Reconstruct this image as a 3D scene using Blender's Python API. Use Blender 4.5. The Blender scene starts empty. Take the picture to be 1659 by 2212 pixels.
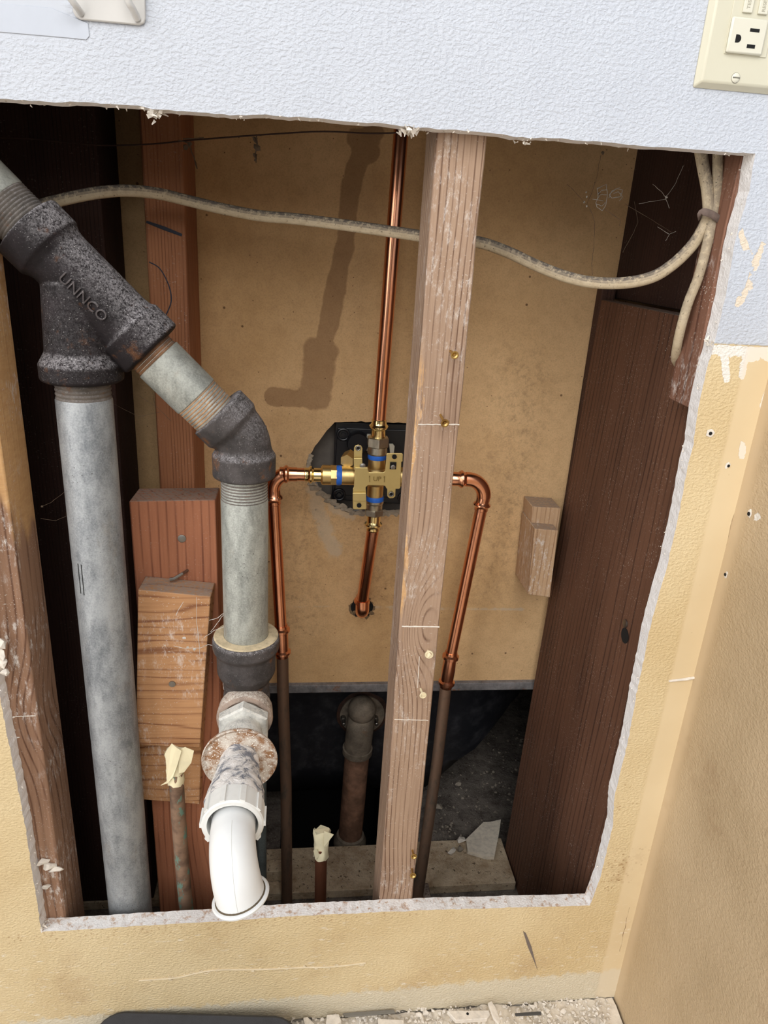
import bpy, bmesh, math, random
import numpy as np
from mathutils import Vector, Matrix, geometry
from mathutils import noise as mnoise

# ------------------------------------------------------------------ camera
SC = bpy.context.scene
COL = SC.collection
F, CX, CY = 1530.0, 829.5, 1106.0
M = ((0.99240973, -0.01623571, -0.12189882),
     (-0.10819984, 0.35581101, -0.9282733),
     (0.05844411, 0.93441689, 0.35135361))
CAM = Vector((0, -.592, .87))
cd = bpy.data.cameras.new('camera')
cam = bpy.data.objects.new('camera', cd); COL.objects.link(cam)
cd.sensor_fit = 'VERTICAL'; cd.sensor_height = 36.0; cd.sensor_width = 27.0
cd.lens = F / 2212 * 36
cd.clip_start = .02; cd.clip_end = 50
m4 = Matrix(M).to_4x4(); m4.translation = CAM
cam.matrix_world = m4
SC.camera = cam

# ------------------------------------------------------------------ light
SC.view_settings.view_transform = 'Standard'
SC.view_settings.look = 'None'
SC.view_settings.gamma = 1
SC.view_settings.use_curve_mapping = False
SC.view_settings.exposure = 0.0

w = bpy.data.worlds.new('daylight'); SC.world = w; w.use_nodes = True
nt = w.node_tree; nt.nodes.clear()
wo = nt.nodes.new('ShaderNodeOutputWorld'); wb = nt.nodes.new('ShaderNodeBackground')
tc = nt.nodes.new('ShaderNodeTexCoord'); sx = nt.nodes.new('ShaderNodeSeparateXYZ')
rp = nt.nodes.new('ShaderNodeValToRGB')
nt.links.new(tc.outputs['Generated'], sx.inputs[0]); nt.links.new(sx.outputs['Z'], rp.inputs[0])
rp.color_ramp.elements[0].position = 0.0; rp.color_ramp.elements[0].color = (.50, .47, .44, 1)
rp.color_ramp.elements[1].position = .55; rp.color_ramp.elements[1].color = (1.0, 1.0, 1.02, 1)
# bright bands added to the world by compass direction, to streak the copper
def wmath(op, a, b=None, c=None):
    x = nt.nodes.new('ShaderNodeMath'); x.operation = op
    for i, q in enumerate((a, b, c)):
        if q is None: continue
        if isinstance(q, (int, float)): x.inputs[i].default_value = q
        else: nt.links.new(q, x.inputs[i])
    return x.outputs[0]
az = wmath('ARCTAN2', sx.outputs['X'], wmath('MULTIPLY', sx.outputs['Y'], -1.0))
def band(c, w_):
    d = wmath('ABSOLUTE', wmath('SUBTRACT', az, math.radians(c)))
    return wmath('LESS_THAN', d, math.radians(w_))
tot = wmath('ADD', wmath('MULTIPLY', band(-50, 19), 6.0), wmath('MULTIPLY', band(34, 7), 5.0))
tot = wmath('MULTIPLY', tot, wmath('LESS_THAN', wmath('ABSOLUTE', sx.outputs['Z']), .75))
tot = wmath('ADD', wmath('MULTIPLY', tot, 1.0), .40)
mulc = nt.nodes.new('ShaderNodeVectorMath'); mulc.operation = 'SCALE'
nt.links.new(rp.outputs[0], mulc.inputs[0]); nt.links.new(tot, mulc.inputs['Scale'])
nt.links.new(mulc.outputs[0], wb.inputs[0]); wb.inputs[1].default_value = .82
nt.links.new(wb.outputs[0], wo.inputs[0])

def area(name, loc, target, sx_, sy_, power, col):
    l = bpy.data.lights.new(name, 'AREA'); l.shape = 'RECTANGLE'; l.size = sx_; l.size_y = sy_
    l.energy = power; l.color = col
    o = bpy.data.objects.new(name, l); COL.objects.link(o); o.location = loc
    o.rotation_euler = (Vector(target) - Vector(loc)).to_track_quat('-Z', 'Y').to_euler()
    return o
area('window_daylight', (-.20, -2.1, 1.70), (.05, .1, .40), 1.2, 1.2, 21, (1.0, .985, .96))
area('ceiling_light', (.25, -1.2, 2.1), (.05, .0, .4), .7, .5, 10, (1.0, .98, .95))

# ------------------------------------------------------------------ helpers
rnd = random.Random(7)
def ray(px, py):
    c = (px - CX, -(py - CY), -F)
    return Vector([sum(M[i][j] * c[j] for j in range(3)) for i in range(3)])
def P(px, py, Y):
    r = ray(px, py); return CAM + r * ((Y - CAM.y) / r.y)
def PZ(px, py, Z):
    r = ray(px, py); return CAM + r * ((Z - CAM.z) / r.z)
def PX(px, py, X):
    r = ray(px, py); return CAM + r * ((X - CAM.x) / r.x)
def V(*a): return Vector(a)

class MB:
    def __init__(s): s.v = []; s.f = []
    def add(s, vs, fs):
        o = len(s.v); s.v += [Vector(v) for v in vs]; s.f += [tuple(i + o for i in f) for f in fs]
        return s
    def box(s, a, b):
        x0, y0, z0 = a; x1, y1, z1 = b
        vs = [(x0, y0, z0), (x1, y0, z0), (x1, y1, z0), (x0, y1, z0), (x0, y0, z1), (x1, y0, z1), (x1, y1, z1), (x0, y1, z1)]
        return s.add(vs, [(0, 3, 2, 1), (4, 5, 6, 7), (0, 1, 5, 4), (1, 2, 6, 5), (2, 3, 7, 6), (3, 0, 4, 7)])
    def hexa(s, bot, top):
        # bot, top: 4 points each, counter-clockwise seen from top
        return s.add(list(bot) + list(top), [(3, 2, 1, 0), (4, 5, 6, 7), (0, 1, 5, 4), (1, 2, 6, 5), (2, 3, 7, 6), (3, 0, 4, 7)])
    def prism(s, pts, d):
        # closed polygon of 3D points, extruded by vector d
        n = len(pts); d = Vector(d); vs = [Vector(p) for p in pts]; vs2 = [p + d for p in vs]
        fs = [tuple(range(n)), tuple(range(2 * n - 1, n - 1, -1))]
        fs += [(i, i + n, (i + 1) % n + n, (i + 1) % n) for i in range(n)]
        return s.add(vs + vs2, fs)
    def tube(s, path, r, n=16, cap=True, flat=1.0, flatdir=None):
        path = [Vector(p) for p in path]; k = len(path)
        rs = r if isinstance(r, (list, tuple)) else [r] * k
        tg = []
        for i in range(k):
            a = path[max(i - 1, 0)]; b = path[min(i + 1, k - 1)]; tg.append((b - a).normalized())
        ref = Vector(flatdir) if flatdir is not None else (V(0, 1, 0) if abs(tg[0].y) < .8 else V(1, 0, 0))
        u = (ref - tg[0] * ref.dot(tg[0])).normalized()
        vs = []; fs = []
        for i in range(k):
            if i: u = (u - tg[i] * u.dot(tg[i])).normalized()
            if flatdir is not None:
                u = (ref - tg[i] * ref.dot(tg[i])).normalized()
            w_ = tg[i].cross(u)
            for j in range(n):
                a = 2 * math.pi * j / n
                vs.append(path[i] + u * (math.cos(a) * rs[i] * flat) + w_ * (math.sin(a) * rs[i]))
        for i in range(k - 1):
            for j in range(n):
                a = i * n + j; b = i * n + (j + 1) % n
                fs.append((a, b, b + n, a + n))
        if cap:
            fs.append(tuple(range(n - 1, -1, -1))); fs.append(tuple(range((k - 1) * n, k * n)))
        return s.add(vs, fs)
    def lathe(s, o, d, prof, n=32, closed=False):
        # prof: (t, r) along direction d from o
        o = Vector(o); d = Vector(d).normalized()
        ref = V(0, 1, 0) if abs(d.y) < .8 else V(0, 0, 1)
        u = (ref - d * ref.dot(d)).normalized(); w_ = d.cross(u)
        vs = []; fs = []; k = len(prof)
        for (t, r) in prof:
            for j in range(n):
                a = 2 * math.pi * j / n
                vs.append(o + d * t + (u * math.cos(a) + w_ * math.sin(a)) * r)
        for i in range(k - 1):
            for j in range(n):
                a = i * n + j; b = i * n + (j + 1) % n
                fs.append((a, b, b + n, a + n))
        if closed:
            for j in range(n):
                a = (k - 1) * n + j; b = (k - 1) * n + (j + 1) % n
                fs.append((a, b, (j + 1) % n, j))
        else:
            fs.append(tuple(range(n - 1, -1, -1))); fs.append(tuple(range((k - 1) * n, k * n)))
        return s.add(vs, fs)
    def ring(s, c, d, R, r, n=28, m=8):
        prof = [(math.sin(a) * r, R + math.cos(a) * r) for a in [2 * math.pi * i / m for i in range(m)]]
        return s.lathe(c, d, prof, n, closed=True)
    def sphere(s, c, r, sc=(1, 1, 1), n=12, m=8):
        c = Vector(c); vs = []; fs = []
        for i in range(m + 1):
            th = math.pi * i / m
            for j in range(n):
                a = 2 * math.pi * j / n
                vs.append(c + V(r * sc[0] * math.sin(th) * math.cos(a), r * sc[1] * math.sin(th) * math.sin(a), r * sc[2] * math.cos(th)))
        for i in range(m):
            for j in range(n):
                fs.append((i * n + j, (i + 1) * n + j, (i + 1) * n + (j + 1) % n, i * n + (j + 1) % n))
        return s.add(vs, fs)
    def chunk(s, c, r, sc=(1, 1, 1), seed=0, n=14, rot=0.0):
        g = random.Random(seed); c = Vector(c)
        bm = bmesh.new(); R = Matrix.Rotation(rot, 3, 'Z')
        for _ in range(n):
            p = V(g.gauss(0, 1), g.gauss(0, 1), g.gauss(0, 1)).normalized() * g.uniform(.75, 1.1)
            bm.verts.new(R @ V(p.x * sc[0] * r, p.y * sc[1] * r, p.z * sc[2] * r) + c)
        bmesh.ops.convex_hull(bm, input=bm.verts)
        bm.verts.ensure_lookup_table()
        bm.verts.index_update()
        used = [v for v in bm.verts if v.link_faces]
        idx = {v: i for i, v in enumerate(used)}
        s.add([v.co.copy() for v in used], [tuple(idx[v] for v in f.verts) for f in bm.faces])
        bm.free(); return s

def wpos(o):
    p = Vector((0, 0, 0))
    while o is not None:
        p = p + o.location; o = o.parent
    return p

def obj(name, mb, mat, parent=None, smooth=35, bevel=0, origin=None, fix=True, attrs=None):
    me = bpy.data.meshes.new(name)
    vs = mb.v
    if parent is not None: off = wpos(parent); loc = V(0, 0, 0)
    elif origin is not None: off = Vector(origin); loc = off
    else:
        xs = [v.x for v in vs]; ys = [v.y for v in vs]; zs = [v.z for v in vs]
        off = V((min(xs) + max(xs)) / 2, (min(ys) + max(ys)) / 2, min(zs)); loc = off
    me.from_pydata([tuple(v - off) for v in vs], [], mb.f)
    me.update()
    if attrs:
        for k, a in attrs.items():
            at = me.attributes.new(k, 'FLOAT', 'POINT'); at.data.foreach_set('value', a)
    if fix:
        bm = bmesh.new(); bm.from_mesh(me)
        bmesh.ops.recalc_face_normals(bm, faces=bm.faces); bm.to_mesh(me); bm.free()
    if smooth:
        me.polygons.foreach_set('use_smooth', [True] * len(me.polygons))
        me.set_sharp_from_angle(angle=math.radians(smooth))
    if mat: me.materials.append(mat)
    o = bpy.data.objects.new(name, me); COL.objects.link(o)
    o.location = loc; o.parent = parent
    if bevel:
        b = o.modifiers.new('bevel', 'BEVEL'); b.width = bevel; b.segments = 2; b.limit_method = 'ANGLE'; b.angle_limit = math.radians(40)
    return o
def thing(name, loc, label, cat, group=None):
    o = bpy.data.objects.new(name, None); COL.objects.link(o); o.location = loc; o.empty_display_size = .02
    return tag(o, label, cat, group)
def tag(o, label, cat, group=None, kind=None):
    o['label'] = label; o['category'] = cat
    if group: o['group'] = group
    if kind: o['kind'] = kind
    return o
def struct(o, label=None):
    o['kind'] = 'structure'
    if label: o['label'] = label
    return o
def remesh(o, vox, it=6):
    r = o.modifiers.new('remesh', 'REMESH'); r.mode = 'VOXEL'; r.voxel_size = vox; r.use_smooth_shade = True
    s = o.modifiers.new('smooth', 'SMOOTH'); s.iterations = it; s.factor = .5
def catmull(pts, k=8):
    pts = [Vector(p) for p in pts]; out = []
    for i in range(len(pts) - 1):
        p0 = pts[max(i - 1, 0)]; p1 = pts[i]; p2 = pts[i + 1]; p3 = pts[min(i + 2, len(pts) - 1)]
        for j in range(k):
            t = j / k
            out.append(.5 * ((2 * p1) + (p2 - p0) * t + (2 * p0 - 5 * p1 + 4 * p2 - p3) * t * t + (3 * p1 - p0 - 3 * p2 + p3) * t ** 3))
    out.append(pts[-1]); return out
def fillet(a, b, c, r, k=8):
    # arc replacing corner b
    a, b, c = Vector(a), Vector(b), Vector(c)
    u = (a - b).normalized(); v = (c - b).normalized(); ang = u.angle(v)
    t = r / math.tan(ang / 2); p = b + u * t; q = b + v * t
    ctr = b + (u + v).normalized() * (r / math.sin(ang / 2))
    out = []
    e1 = (p - ctr); e2 = (q - ctr); tot = e1.angle(e2)
    for i in range(k + 1):
        s_ = i / k
        out.append(ctr + (e1 * math.sin((1 - s_) * tot) + e2 * math.sin(s_ * tot)) / math.sin(tot))
    return out

# ------------------------------------------------------------------ materials
def lin(c):
    return tuple(((x / 255) / 12.92 if x / 255 <= .04045 else ((x / 255 + .055) / 1.055) ** 2.4) for x in c) + (1,)
class NT:
    def __init__(s, name, rough=.6, metal=0.0, spec=None):
        s.m = bpy.data.materials.new(name); s.m.use_nodes = True; s.t = s.m.node_tree
        s.b = s.t.nodes['Principled BSDF']; s.b.inputs['Roughness'].default_value = rough
        s.b.inputs['Metallic'].default_value = metal
        if spec is not None: s.b.inputs['Specular IOR Level'].default_value = spec
        s.geo = s.t.nodes.new('ShaderNodeNewGeometry'); s.pos = s.geo.outputs['Position']
    def n(s, t, **kw):
        x = s.t.nodes.new(t)
        for k, v in kw.items(): setattr(x, k, v)
        return x
    def link(s, a, b): s.t.links.new(a, b)
    def scale(s, sc, src=None):
        x = s.n('ShaderNodeVectorMath', operation='MULTIPLY'); s.link(src or s.pos, x.inputs[0]); x.inputs[1].default_value = sc
        return x.outputs[0]
    def noise(s, sc=1, detail=4, rough=.55, dist=0, vec=None):
        x = s.n('ShaderNodeTexNoise'); x.inputs['Scale'].default_value = sc; x.inputs['Detail'].default_value = detail
        x.inputs['Roughness'].default_value = rough; x.inputs['Distortion'].default_value = dist
        s.link(vec or s.pos, x.inputs['Vector']); return x.outputs[0]
    def vor(s, sc=1, feature='F1', vec=None):
        x = s.n('ShaderNodeTexVoronoi', feature=feature); x.inputs['Scale'].default_value = sc
        s.link(vec or s.pos, x.inputs['Vector']); return x.outputs['Distance']
    def ramp(s, fac, stops, mode='LINEAR'):
        x = s.n('ShaderNodeValToRGB'); x.color_ramp.interpolation = mode
        els = x.color_ramp.elements
        while len(els) < len(stops): els.new(.5)
        for e, (p, c) in zip(els, stops):
            e.position = p; e.color = c if len(c) == 4 else lin(c)
        s.link(fac, x.inputs[0]); return x.outputs[0]
    def step(s, fac, a, b):
        x = s.n('ShaderNodeMapRange'); x.interpolation_type = 'SMOOTHSTEP'
        x.inputs['From Min'].default_value = a; x.inputs['From Max'].default_value = b
        s.link(fac, x.inputs['Value']); return x.outputs[0]
    def math(s, op, a, b=None, c=None):
        x = s.n('ShaderNodeMath', operation=op)
        for i, q in enumerate((a, b, c)):
            if q is None: continue
            if isinstance(q, (int, float)): x.inputs[i].default_value = q
            else: s.link(q, x.inputs[i])
        return x.outputs[0]
    def mix(s, fac, a, b, mode='MIX'):
        x = s.n('ShaderNodeMix', data_type='RGBA', blend_type=mode)
        for i, q in ((0, fac), (6, a), (7, b)):
            if isinstance(q, tuple): x.inputs[i].default_value = q if len(q) == 4 else lin(q)
            elif isinstance(q, (int, float)): x.inputs[i].default_value = q
            else: s.link(q, x.inputs[i])
        return x.outputs[2]
    def attr(s, name):
        x = s.n('ShaderNodeAttribute'); x.attribute_name = name; return x.outputs['Fac']
    def sep(s, v=None):
        x = s.n('ShaderNodeSeparateXYZ'); s.link(v or s.pos, x.inputs[0]); return x.outputs
    def comb(s, x_, y_, z_):
        x = s.n('ShaderNodeCombineXYZ')
        for i, q in enumerate((x_, y_, z_)):
            if isinstance(q, (int, float)): x.inputs[i].default_value = q
            else: s.link(q, x.inputs[i])
        return x.outputs[0]
    def normz(s):
        return s.sep(s.geo.outputs['True Normal'])[2]
    def color(s, c):
        if isinstance(c, tuple): s.b.inputs['Base Color'].default_value = c if len(c) == 4 else lin(c)
        else: s.link(c, s.b.inputs['Base Color'])
    def bump(s, h, strength=.3, dist=.001, prev=None):
        x = s.n('ShaderNodeBump'); x.inputs['Strength'].default_value = strength; x.inputs['Distance'].default_value = dist
        s.link(h, x.inputs['Height'])
        if prev is not None: s.link(prev, x.inputs['Normal'])
        s.link(x.outputs[0], s.b.inputs['Normal']); return x.outputs[0]
    def set(s, k, v):
        if isinstance(v, (int, float)): s.b.inputs[k].default_value = v
        else: s.link(v, s.b.inputs[k])

def wood(name, light, dark, grain='Z', spacing=.005, axis='XY', dust=.15, smear=None, arch=None, raw=None, rough=.75, contrast=1.0, spec=.25):
    """grain: direction along the fibres"""
    n = NT(name, rough=rough, spec=spec)
    x, y, z = n.sep()
    g, a, b = {'Z': (z, x, y), 'X': (x, z, y)}[grain]
    nz = n.noise(3.0, 3, vec=n.comb(a, b, g))
    warp = n.noise(1, 3, .6, vec=n.scale((7, 7, 1.6)) if grain == 'Z' else n.scale((3, 12, 26)))
    u = n.math('ADD', n.math('ADD', a, n.math('MULTIPLY', b, .6)), n.math('MULTIPLY', warp, .016 if grain == 'Z' else .05))
    if arch:
        for (z0, wd, amp, x0, wx) in arch:
            q = n.math('DIVIDE', n.math('SUBTRACT', g, z0), wd); q = n.math('MULTIPLY', q, q)
            q2 = n.math('DIVIDE', n.math('SUBTRACT', a, x0), wx); q = n.math('ADD', q, n.math('MULTIPLY', q2, q2))
            u = n.math('ADD', u, n.math('MULTIPLY', n.math('EXPONENT', n.math('MULTIPLY', q, -1.0)), amp))
    sn = n.math('SINE', n.math('MULTIPLY', u, 2 * math.pi / spacing))
    sn = n.math('MULTIPLY_ADD', sn, .5, .5)
    line = n.math('MULTIPLY', n.math('POWER', sn, 7.0), n.step(n.noise(1, 3, .6, vec=n.scale((70, 70, 5)) if grain == 'Z' else n.scale((5, 70, 70))), .30, .62))
    fine = n.noise(1, 5, .7, vec=n.scale((420, 420, 14)) if grain == 'Z' else n.scale((14, 420, 420)))
    big = n.noise(1, 3, .5, vec=n.scale((22, 22, 5)))
    fac = n.math('ADD', n.math('MULTIPLY', line, .40 * contrast), n.math('MULTIPLY', fine, .55))
    fac = n.math('ADD', fac, n.math('MULTIPLY', n.math('SUBTRACT', big, .5), .6))
    c = n.mix(n.step(fac, .10, .82), light, dark)
    if raw:      # freshly split or sawn pale wood
        rn = n.math('MULTIPLY', n.math('SUBTRACT', n.noise(1, 5, .7, vec=n.scale((160, 160, 20))), .5), .012)
        if raw[0] > 0: mr = n.step(n.math('ADD', x, n.math('MULTIPLY', rn, 2.0)), raw[0] - .0015, raw[0] - .0035)
        else: mr = n.step(x, raw[0], raw[0] - .001)
        d2 = n.noise(1, 3, .6, vec=n.scale((30, 30, 12)))
        zr = n.math('ADD', n.math('ADD', z, n.math('MULTIPLY', n.math('SUBTRACT', d2, .5), .12)), n.math('MULTIPLY', n.math('ADD', x, .25), 1.5 if raw[0] < 0 else 0.0))
        mr = n.math('MULTIPLY', mr, n.math('MULTIPLY', n.step(zr, raw[1] - .01, raw[1] + .02), n.step(zr, raw[2] + .02, raw[2] - .02)))
        if raw[0] > 0: mr = n.math('MULTIPLY', n.math('MULTIPLY', mr, n.step(d2, .40, .52)), n.step(y, .022, .0205))
        sawn = n.mix(n.noise(1, 4, .7, vec=n.scale((90, 90, 260))), (222, 182, 128), (176, 130, 84))
        c = n.mix(n.math('MULTIPLY', mr, .85), c, sawn)
    sp = n.noise(520, 2, .5)
    dd = n.noise(26, 4, .6)
    m = n.math('MULTIPLY', n.step(sp, .62, .72), n.step(dd, .35, .7))
    c = n.mix(n.math('MULTIPLY', m, dust * 3), c, (206, 198, 188))
    top = n.math('MULTIPLY', n.step(n.normz(), .7, .95), .75)
    c = n.mix(n.math('MULTIPLY', top, n.step(n.noise(300, 3), .25, .6)), c, (150, 138, 128))
    if smear:
        s1 = n.noise(1, 7, .8, vec=n.scale((190, 190, 70)))
        s2 = n.noise(14, 2, .5)
        k = n.math('MULTIPLY', n.step(s1, .50, .68), n.step(s2, .44, .60))
        c = n.mix(n.math('MULTIPLY', k, smear), c, (225, 220, 214))
    n.color(c)
    bm = n.bump(n.math('ADD', fine, n.math('MULTIPLY', line, .5)), .35, .0006)
    return n.m

def galv(name, base=(150, 156, 154), dark=(96, 100, 100), seed=0.0, rust=.3):
    n = NT(name, rough=.5, metal=.35)
    off = n.n('ShaderNodeVectorMath', operation='ADD'); n.link(n.pos, off.inputs[0]); off.inputs[1].default_value = (seed, seed, seed)
    p = off.outputs[0]
    a = n.noise(1, 5, .65, vec=n.scale((30, 30, 14), p)); b = n.noise(1, 6, .7, vec=n.scale((120, 120, 50), p))
    fine = n.noise(700, 3, .6, vec=p)
    f = n.math('ADD', n.math('MULTIPLY', a, .6), n.math('ADD', n.math('MULTIPLY', b, .45), n.math('MULTIPLY', fine, .35)))
    c = n.mix(n.step(f, .48, .88), dark, base)
    r = n.math('MULTIPLY', n.step(n.noise(1, 5, .7, vec=n.scale((45, 45, 22), p)), .56, .75), rust)
    c = n.mix(r, c, (128, 110, 88))
    sp = n.step(n.vor(260, vec=p), .13, .05)
    c = n.mix(n.math('MULTIPLY', n.math('SUBTRACT', 1.0, n.step(n.vor(230, vec=p), .08, .16)), n.step(n.noise(20, 2), .5, .7)), c, (66, 64, 62))
    n.color(c); n.set('Roughness', n.math('MULTIPLY_ADD', b, .3, .36))
    n.bump(fine, .12, .0004); return n.m

def castiron(name, base=(58, 55, 56), dust=.7, rust=.5, pale=(168, 164, 166)):
    n = NT(name, rough=.62, metal=.15)
    a = n.noise(45, 5, .65); fine = n.noise(900, 3, .65); med = n.noise(260, 4, .6)
    c = n.mix(n.step(a, .3, .75), base, tuple(min(255, int(v * 1.5)) for v in base))
    r = n.math('MULTIPLY', n.step(n.noise(38, 5, .7), .58, .70), rust)
    c = n.mix(r, c, (120, 78, 44))
    nz = n.step(n.normz(), -.15, .85)
    d = n.math('MULTIPLY', nz, n.step(n.math('ADD', n.math('MULTIPLY', med, .35), n.math('MULTIPLY', n.noise(700, 4, .75), .65)), .40, .62))
    c = n.mix(n.math('MULTIPLY', d, dust), c, pale)  # pale upper faces paint in top-side sheen as well as settled dust
    s = n.math('MULTIPLY', n.step(fine, .63, .70), n.step(n.normz(), -.5, .6))
    c = n.mix(n.math('MULTIPLY', s, dust), c, (225, 222, 220))
    n.b.inputs['Specular IOR Level'].default_value = .14; n.b.inputs['Metallic'].default_value = 0.0
    n.color(c); n.bump(n.math('ADD', med, n.math('MULTIPLY', fine, .5)), .6, .0009); return n.m

def metal(name, col, rough=.2, dark=None, wear=.3, scale=90, m=1.0):
    n = NT(name, rough=rough, metal=m)
    a = n.noise(1, 5, .65, vec=n.scale((scale, scale, scale * .35)))
    c = n.mix(n.math('MULTIPLY', n.step(a, .45, .75), wear), col, dark or tuple(int(v * .45) for v in col))
    n.color(c); n.set('Roughness', n.math('MULTIPLY_ADD', a, .22, rough - .08))
    n.bump(n.noise(600, 2), .04, .0002); return n.m
def plain(name, col, rough=.5, m=0.0, var=.12, bump=0.0, sc=60, bsc=500, spec=None):
    n = NT(name, rough=rough, metal=m, spec=spec)
    a = n.noise(sc, 4, .6)
    c = n.mix(n.math('MULTIPLY', n.step(a, .35, .75), var), col, tuple(int(v * .55) for v in col))
    n.color(c)
    if bump: n.bump(n.noise(bsc, 4, .6), bump, .0006)
    return n.m

ZW = .8075      # height of the white / ochre paint border
def wall_mat(name, side=False):
    n = NT(name, rough=.5, spec=.35)
    x, y, z = n.sep()
    rag = n.noise(70, 5, .7); rag2 = n.noise(260, 4, .6)
    rc = n.math('SUBTRACT', n.math('ADD', n.math('MULTIPLY', rag, .7), n.math('MULTIPLY', rag2, .3)), .5)
    white = n.mix(n.noise(18, 3), (182, 187, 196), (193, 198, 206))
    och_a = n.noise(5, 4, .6)
    if side:
        och = n.mix(n.step(och_a, .3, .7), (196, 174, 142), (178, 156, 124))  # ochre darkened on this copy because the side wall is lit differently
        mott = n.step(n.noise(9, 5, .75), .55, .75)
        och = n.mix(n.math('MULTIPLY', mott, .35), och, (150, 122, 92))
    else:
        och = n.mix(n.step(och_a, .3, .7), (214, 195, 156), (200, 177, 134))
        low = n.math('MULTIPLY', n.step(n.noise(11, 5, .7), .5, .72), n.step(z, .32, .14))
        och = n.mix(n.math('MULTIPLY', low, .45), och, (178, 150, 112))
    spot = n.math('SUBTRACT', 1.0, n.step(n.vor(85), .03, .09))
    och = n.mix(n.math('MULTIPLY', n.math('MULTIPLY', spot, n.step(n.noise(30, 2), .52, .62)), .55), och, (140, 100, 60))
    # mould
    mo = n.attr('mould')
    mk = n.step(n.math('ADD', n.math('MULTIPLY', mo, .9), n.math('MULTIPLY', n.math('SUBTRACT', n.noise(120, 5, .7), .5), 1.6)), .45, .8)
    mk = n.math('MULTIPLY', mk, n.step(mo, .02, .3))
    dots = n.math('MULTIPLY', n.math('SUBTRACT', 1.0, n.step(n.math('ADD', n.vor(190), n.math('MULTIPLY', n.noise(300, 3), .25)), .28, .46)), n.step(mo, .02, .35))
    mk = n.math('ADD', n.math('MULTIPLY', mk, .35), n.math('MULTIPLY', dots, .75))
    och = n.mix(n.math('MULTIPLY', mk, .55), och, (136, 94, 48))
    zz = n.math('ADD', z, n.math('MULTIPLY', rc, .006))
    # ragged primer lip under the white paint
    lip = n.attr('bare')
    bare = n.step(n.math('ADD', lip, n.math('MULTIPLY', rc, 1.1)), .52, .56)
    och2 = n.mix(bare, och, (226, 222, 214))
    wh2 = n.mix(bare, white, (218, 204, 184))
    c = n.mix(n.step(zz, ZW - .0008, ZW + .0008), och2, wh2)
    # pale skim along the foot
    ft = n.math('ADD', z, n.math('MULTIPLY', rc, .05))
    if not side:
        foot = n.step(n.math('ADD', ft, n.math('MULTIPLY', x, -.03)), .026, .018)
        c = n.mix(n.math('MULTIPLY', foot, .8), c, (206, 198, 178))
        # white scuffs on the lower band
        sc = n.math('MULTIPLY', n.step(n.noise(1, 6, .75, vec=n.scale((60, 60, 160))), .56, .66), n.step(z, .17, .12))
        sc = n.math('MULTIPLY', sc, n.step(n.noise(9, 2), .42, .6))
        c = n.mix(n.math('MULTIPLY', sc, .75), c, (228, 220, 204))
    cr = n.attr('crack')
    crk = n.step(n.math('ADD', cr, n.math('MULTIPLY', rc, .5)), .72, .80)
    c = n.mix(n.math('MULTIPLY', crk, .85), c, (120, 86, 54))
    sk = n.attr('skim')
    c = n.mix(n.math('MULTIPLY', n.step(sk, .3, .8), .35), c, (222, 202, 170) if not side else (214, 192, 158))
    n.color(c)
    p2 = n.noise(1, 2, .5, .25, vec=n.scale((300, 300, 430)))
    p3 = n.noise(110, 2, .5)
    orange = n.math('ADD', n.step(p2, .30, .75), n.math('MULTIPLY', p3, .7))
    amt = n.math('SUBTRACT', 1.0, n.math('MAXIMUM', n.step(sk, .2, .7), n.attr('smooth')))
    h = n.math('MULTIPLY', orange, amt)
    h = n.math('ADD', h, n.math('MULTIPLY', bare, -.6))
    h = n.math('ADD', h, n.math('MULTIPLY', crk, -1.0))
    h = n.math('ADD', h, n.math('MULTIPLY', n.step(zz, ZW - .001, ZW + .001), 1.2))
    n.bump(h, .5, .0010)
    return n.m

M_wall = wall_mat('wall_paint'); M_wallR = wall_mat('wall_paint_side_shaded', True)
M_gyps = plain('gypsum_core', (222, 219, 216), .9, var=.25, bump=.5, sc=120)
n_ = NT('gypsum_dirty', .9); _f = n_.math('MULTIPLY', n_.step(n_.noise(110, 5, .75), .50, .66), n_.step(n_.sep()[2], .185, .165)); _c = n_.mix(_f, (234, 232, 230), (190, 160, 136)); n_.color(_c); n_.bump(n_.noise(400, 4), .6, .0015); M_gypd = n_.m

M_center = wood('stud_wood_grey', (166, 140, 118), (90, 62, 47), spacing=.0052, dust=.25, smear=.5, raw=(.1072, .48, .78), arch=[(.52, .055, .030, .124, .020), (.18, .05, -.006, .12, .03)])
M_left = wood('stud_wood_fresh', (158, 124, 100), (92, 62, 46), spacing=.0075, dust=.3, smear=.9, raw=(-.1, .615, 1.0), arch=[(.42, .06, .02, -.25, .05)])
M_orange = wood('stud_wood_orange', (172, 118, 84), (112, 68, 48), spacing=.0036, dust=.12)
M_blockA = wood('block_wood_red', (170, 112, 82), (112, 66, 48), spacing=.0085, dust=.12, arch=[(.2, .1, .02, -.09, .05)])
M_ply = wood('plywood_block', (188, 142, 100), (124, 80, 54), grain='X', spacing=.011, dust=.25, smear=.5)
M_dark = wood('dark_board', (78, 54, 44), (40, 26, 22), spacing=.0045, dust=.12)
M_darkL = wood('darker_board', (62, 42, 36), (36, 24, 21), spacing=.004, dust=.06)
M_darkR = wood('dark_board_side', (106, 74, 56), (58, 37, 28), spacing=.0062, axis='Y', dust=.16)
M_light = wood('pale_block_wood', (196, 164, 130), (150, 114, 84), spacing=.006, dust=.3, smear=.9)
M_frameB = wood('dusty_block_wood', (128, 92, 74), (84, 54, 42), spacing=.006, dust=.35, smear=.7)
M_galv = galv('galvanized_pipe', (164, 167, 168), (104, 108, 112)); M_galv2 = galv('galvanized_nipple', (178, 180, 172), (120, 122, 116), 3.3, .5)
M_thread = castiron('thread_metal', (78, 73, 68), .3, .6)
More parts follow.
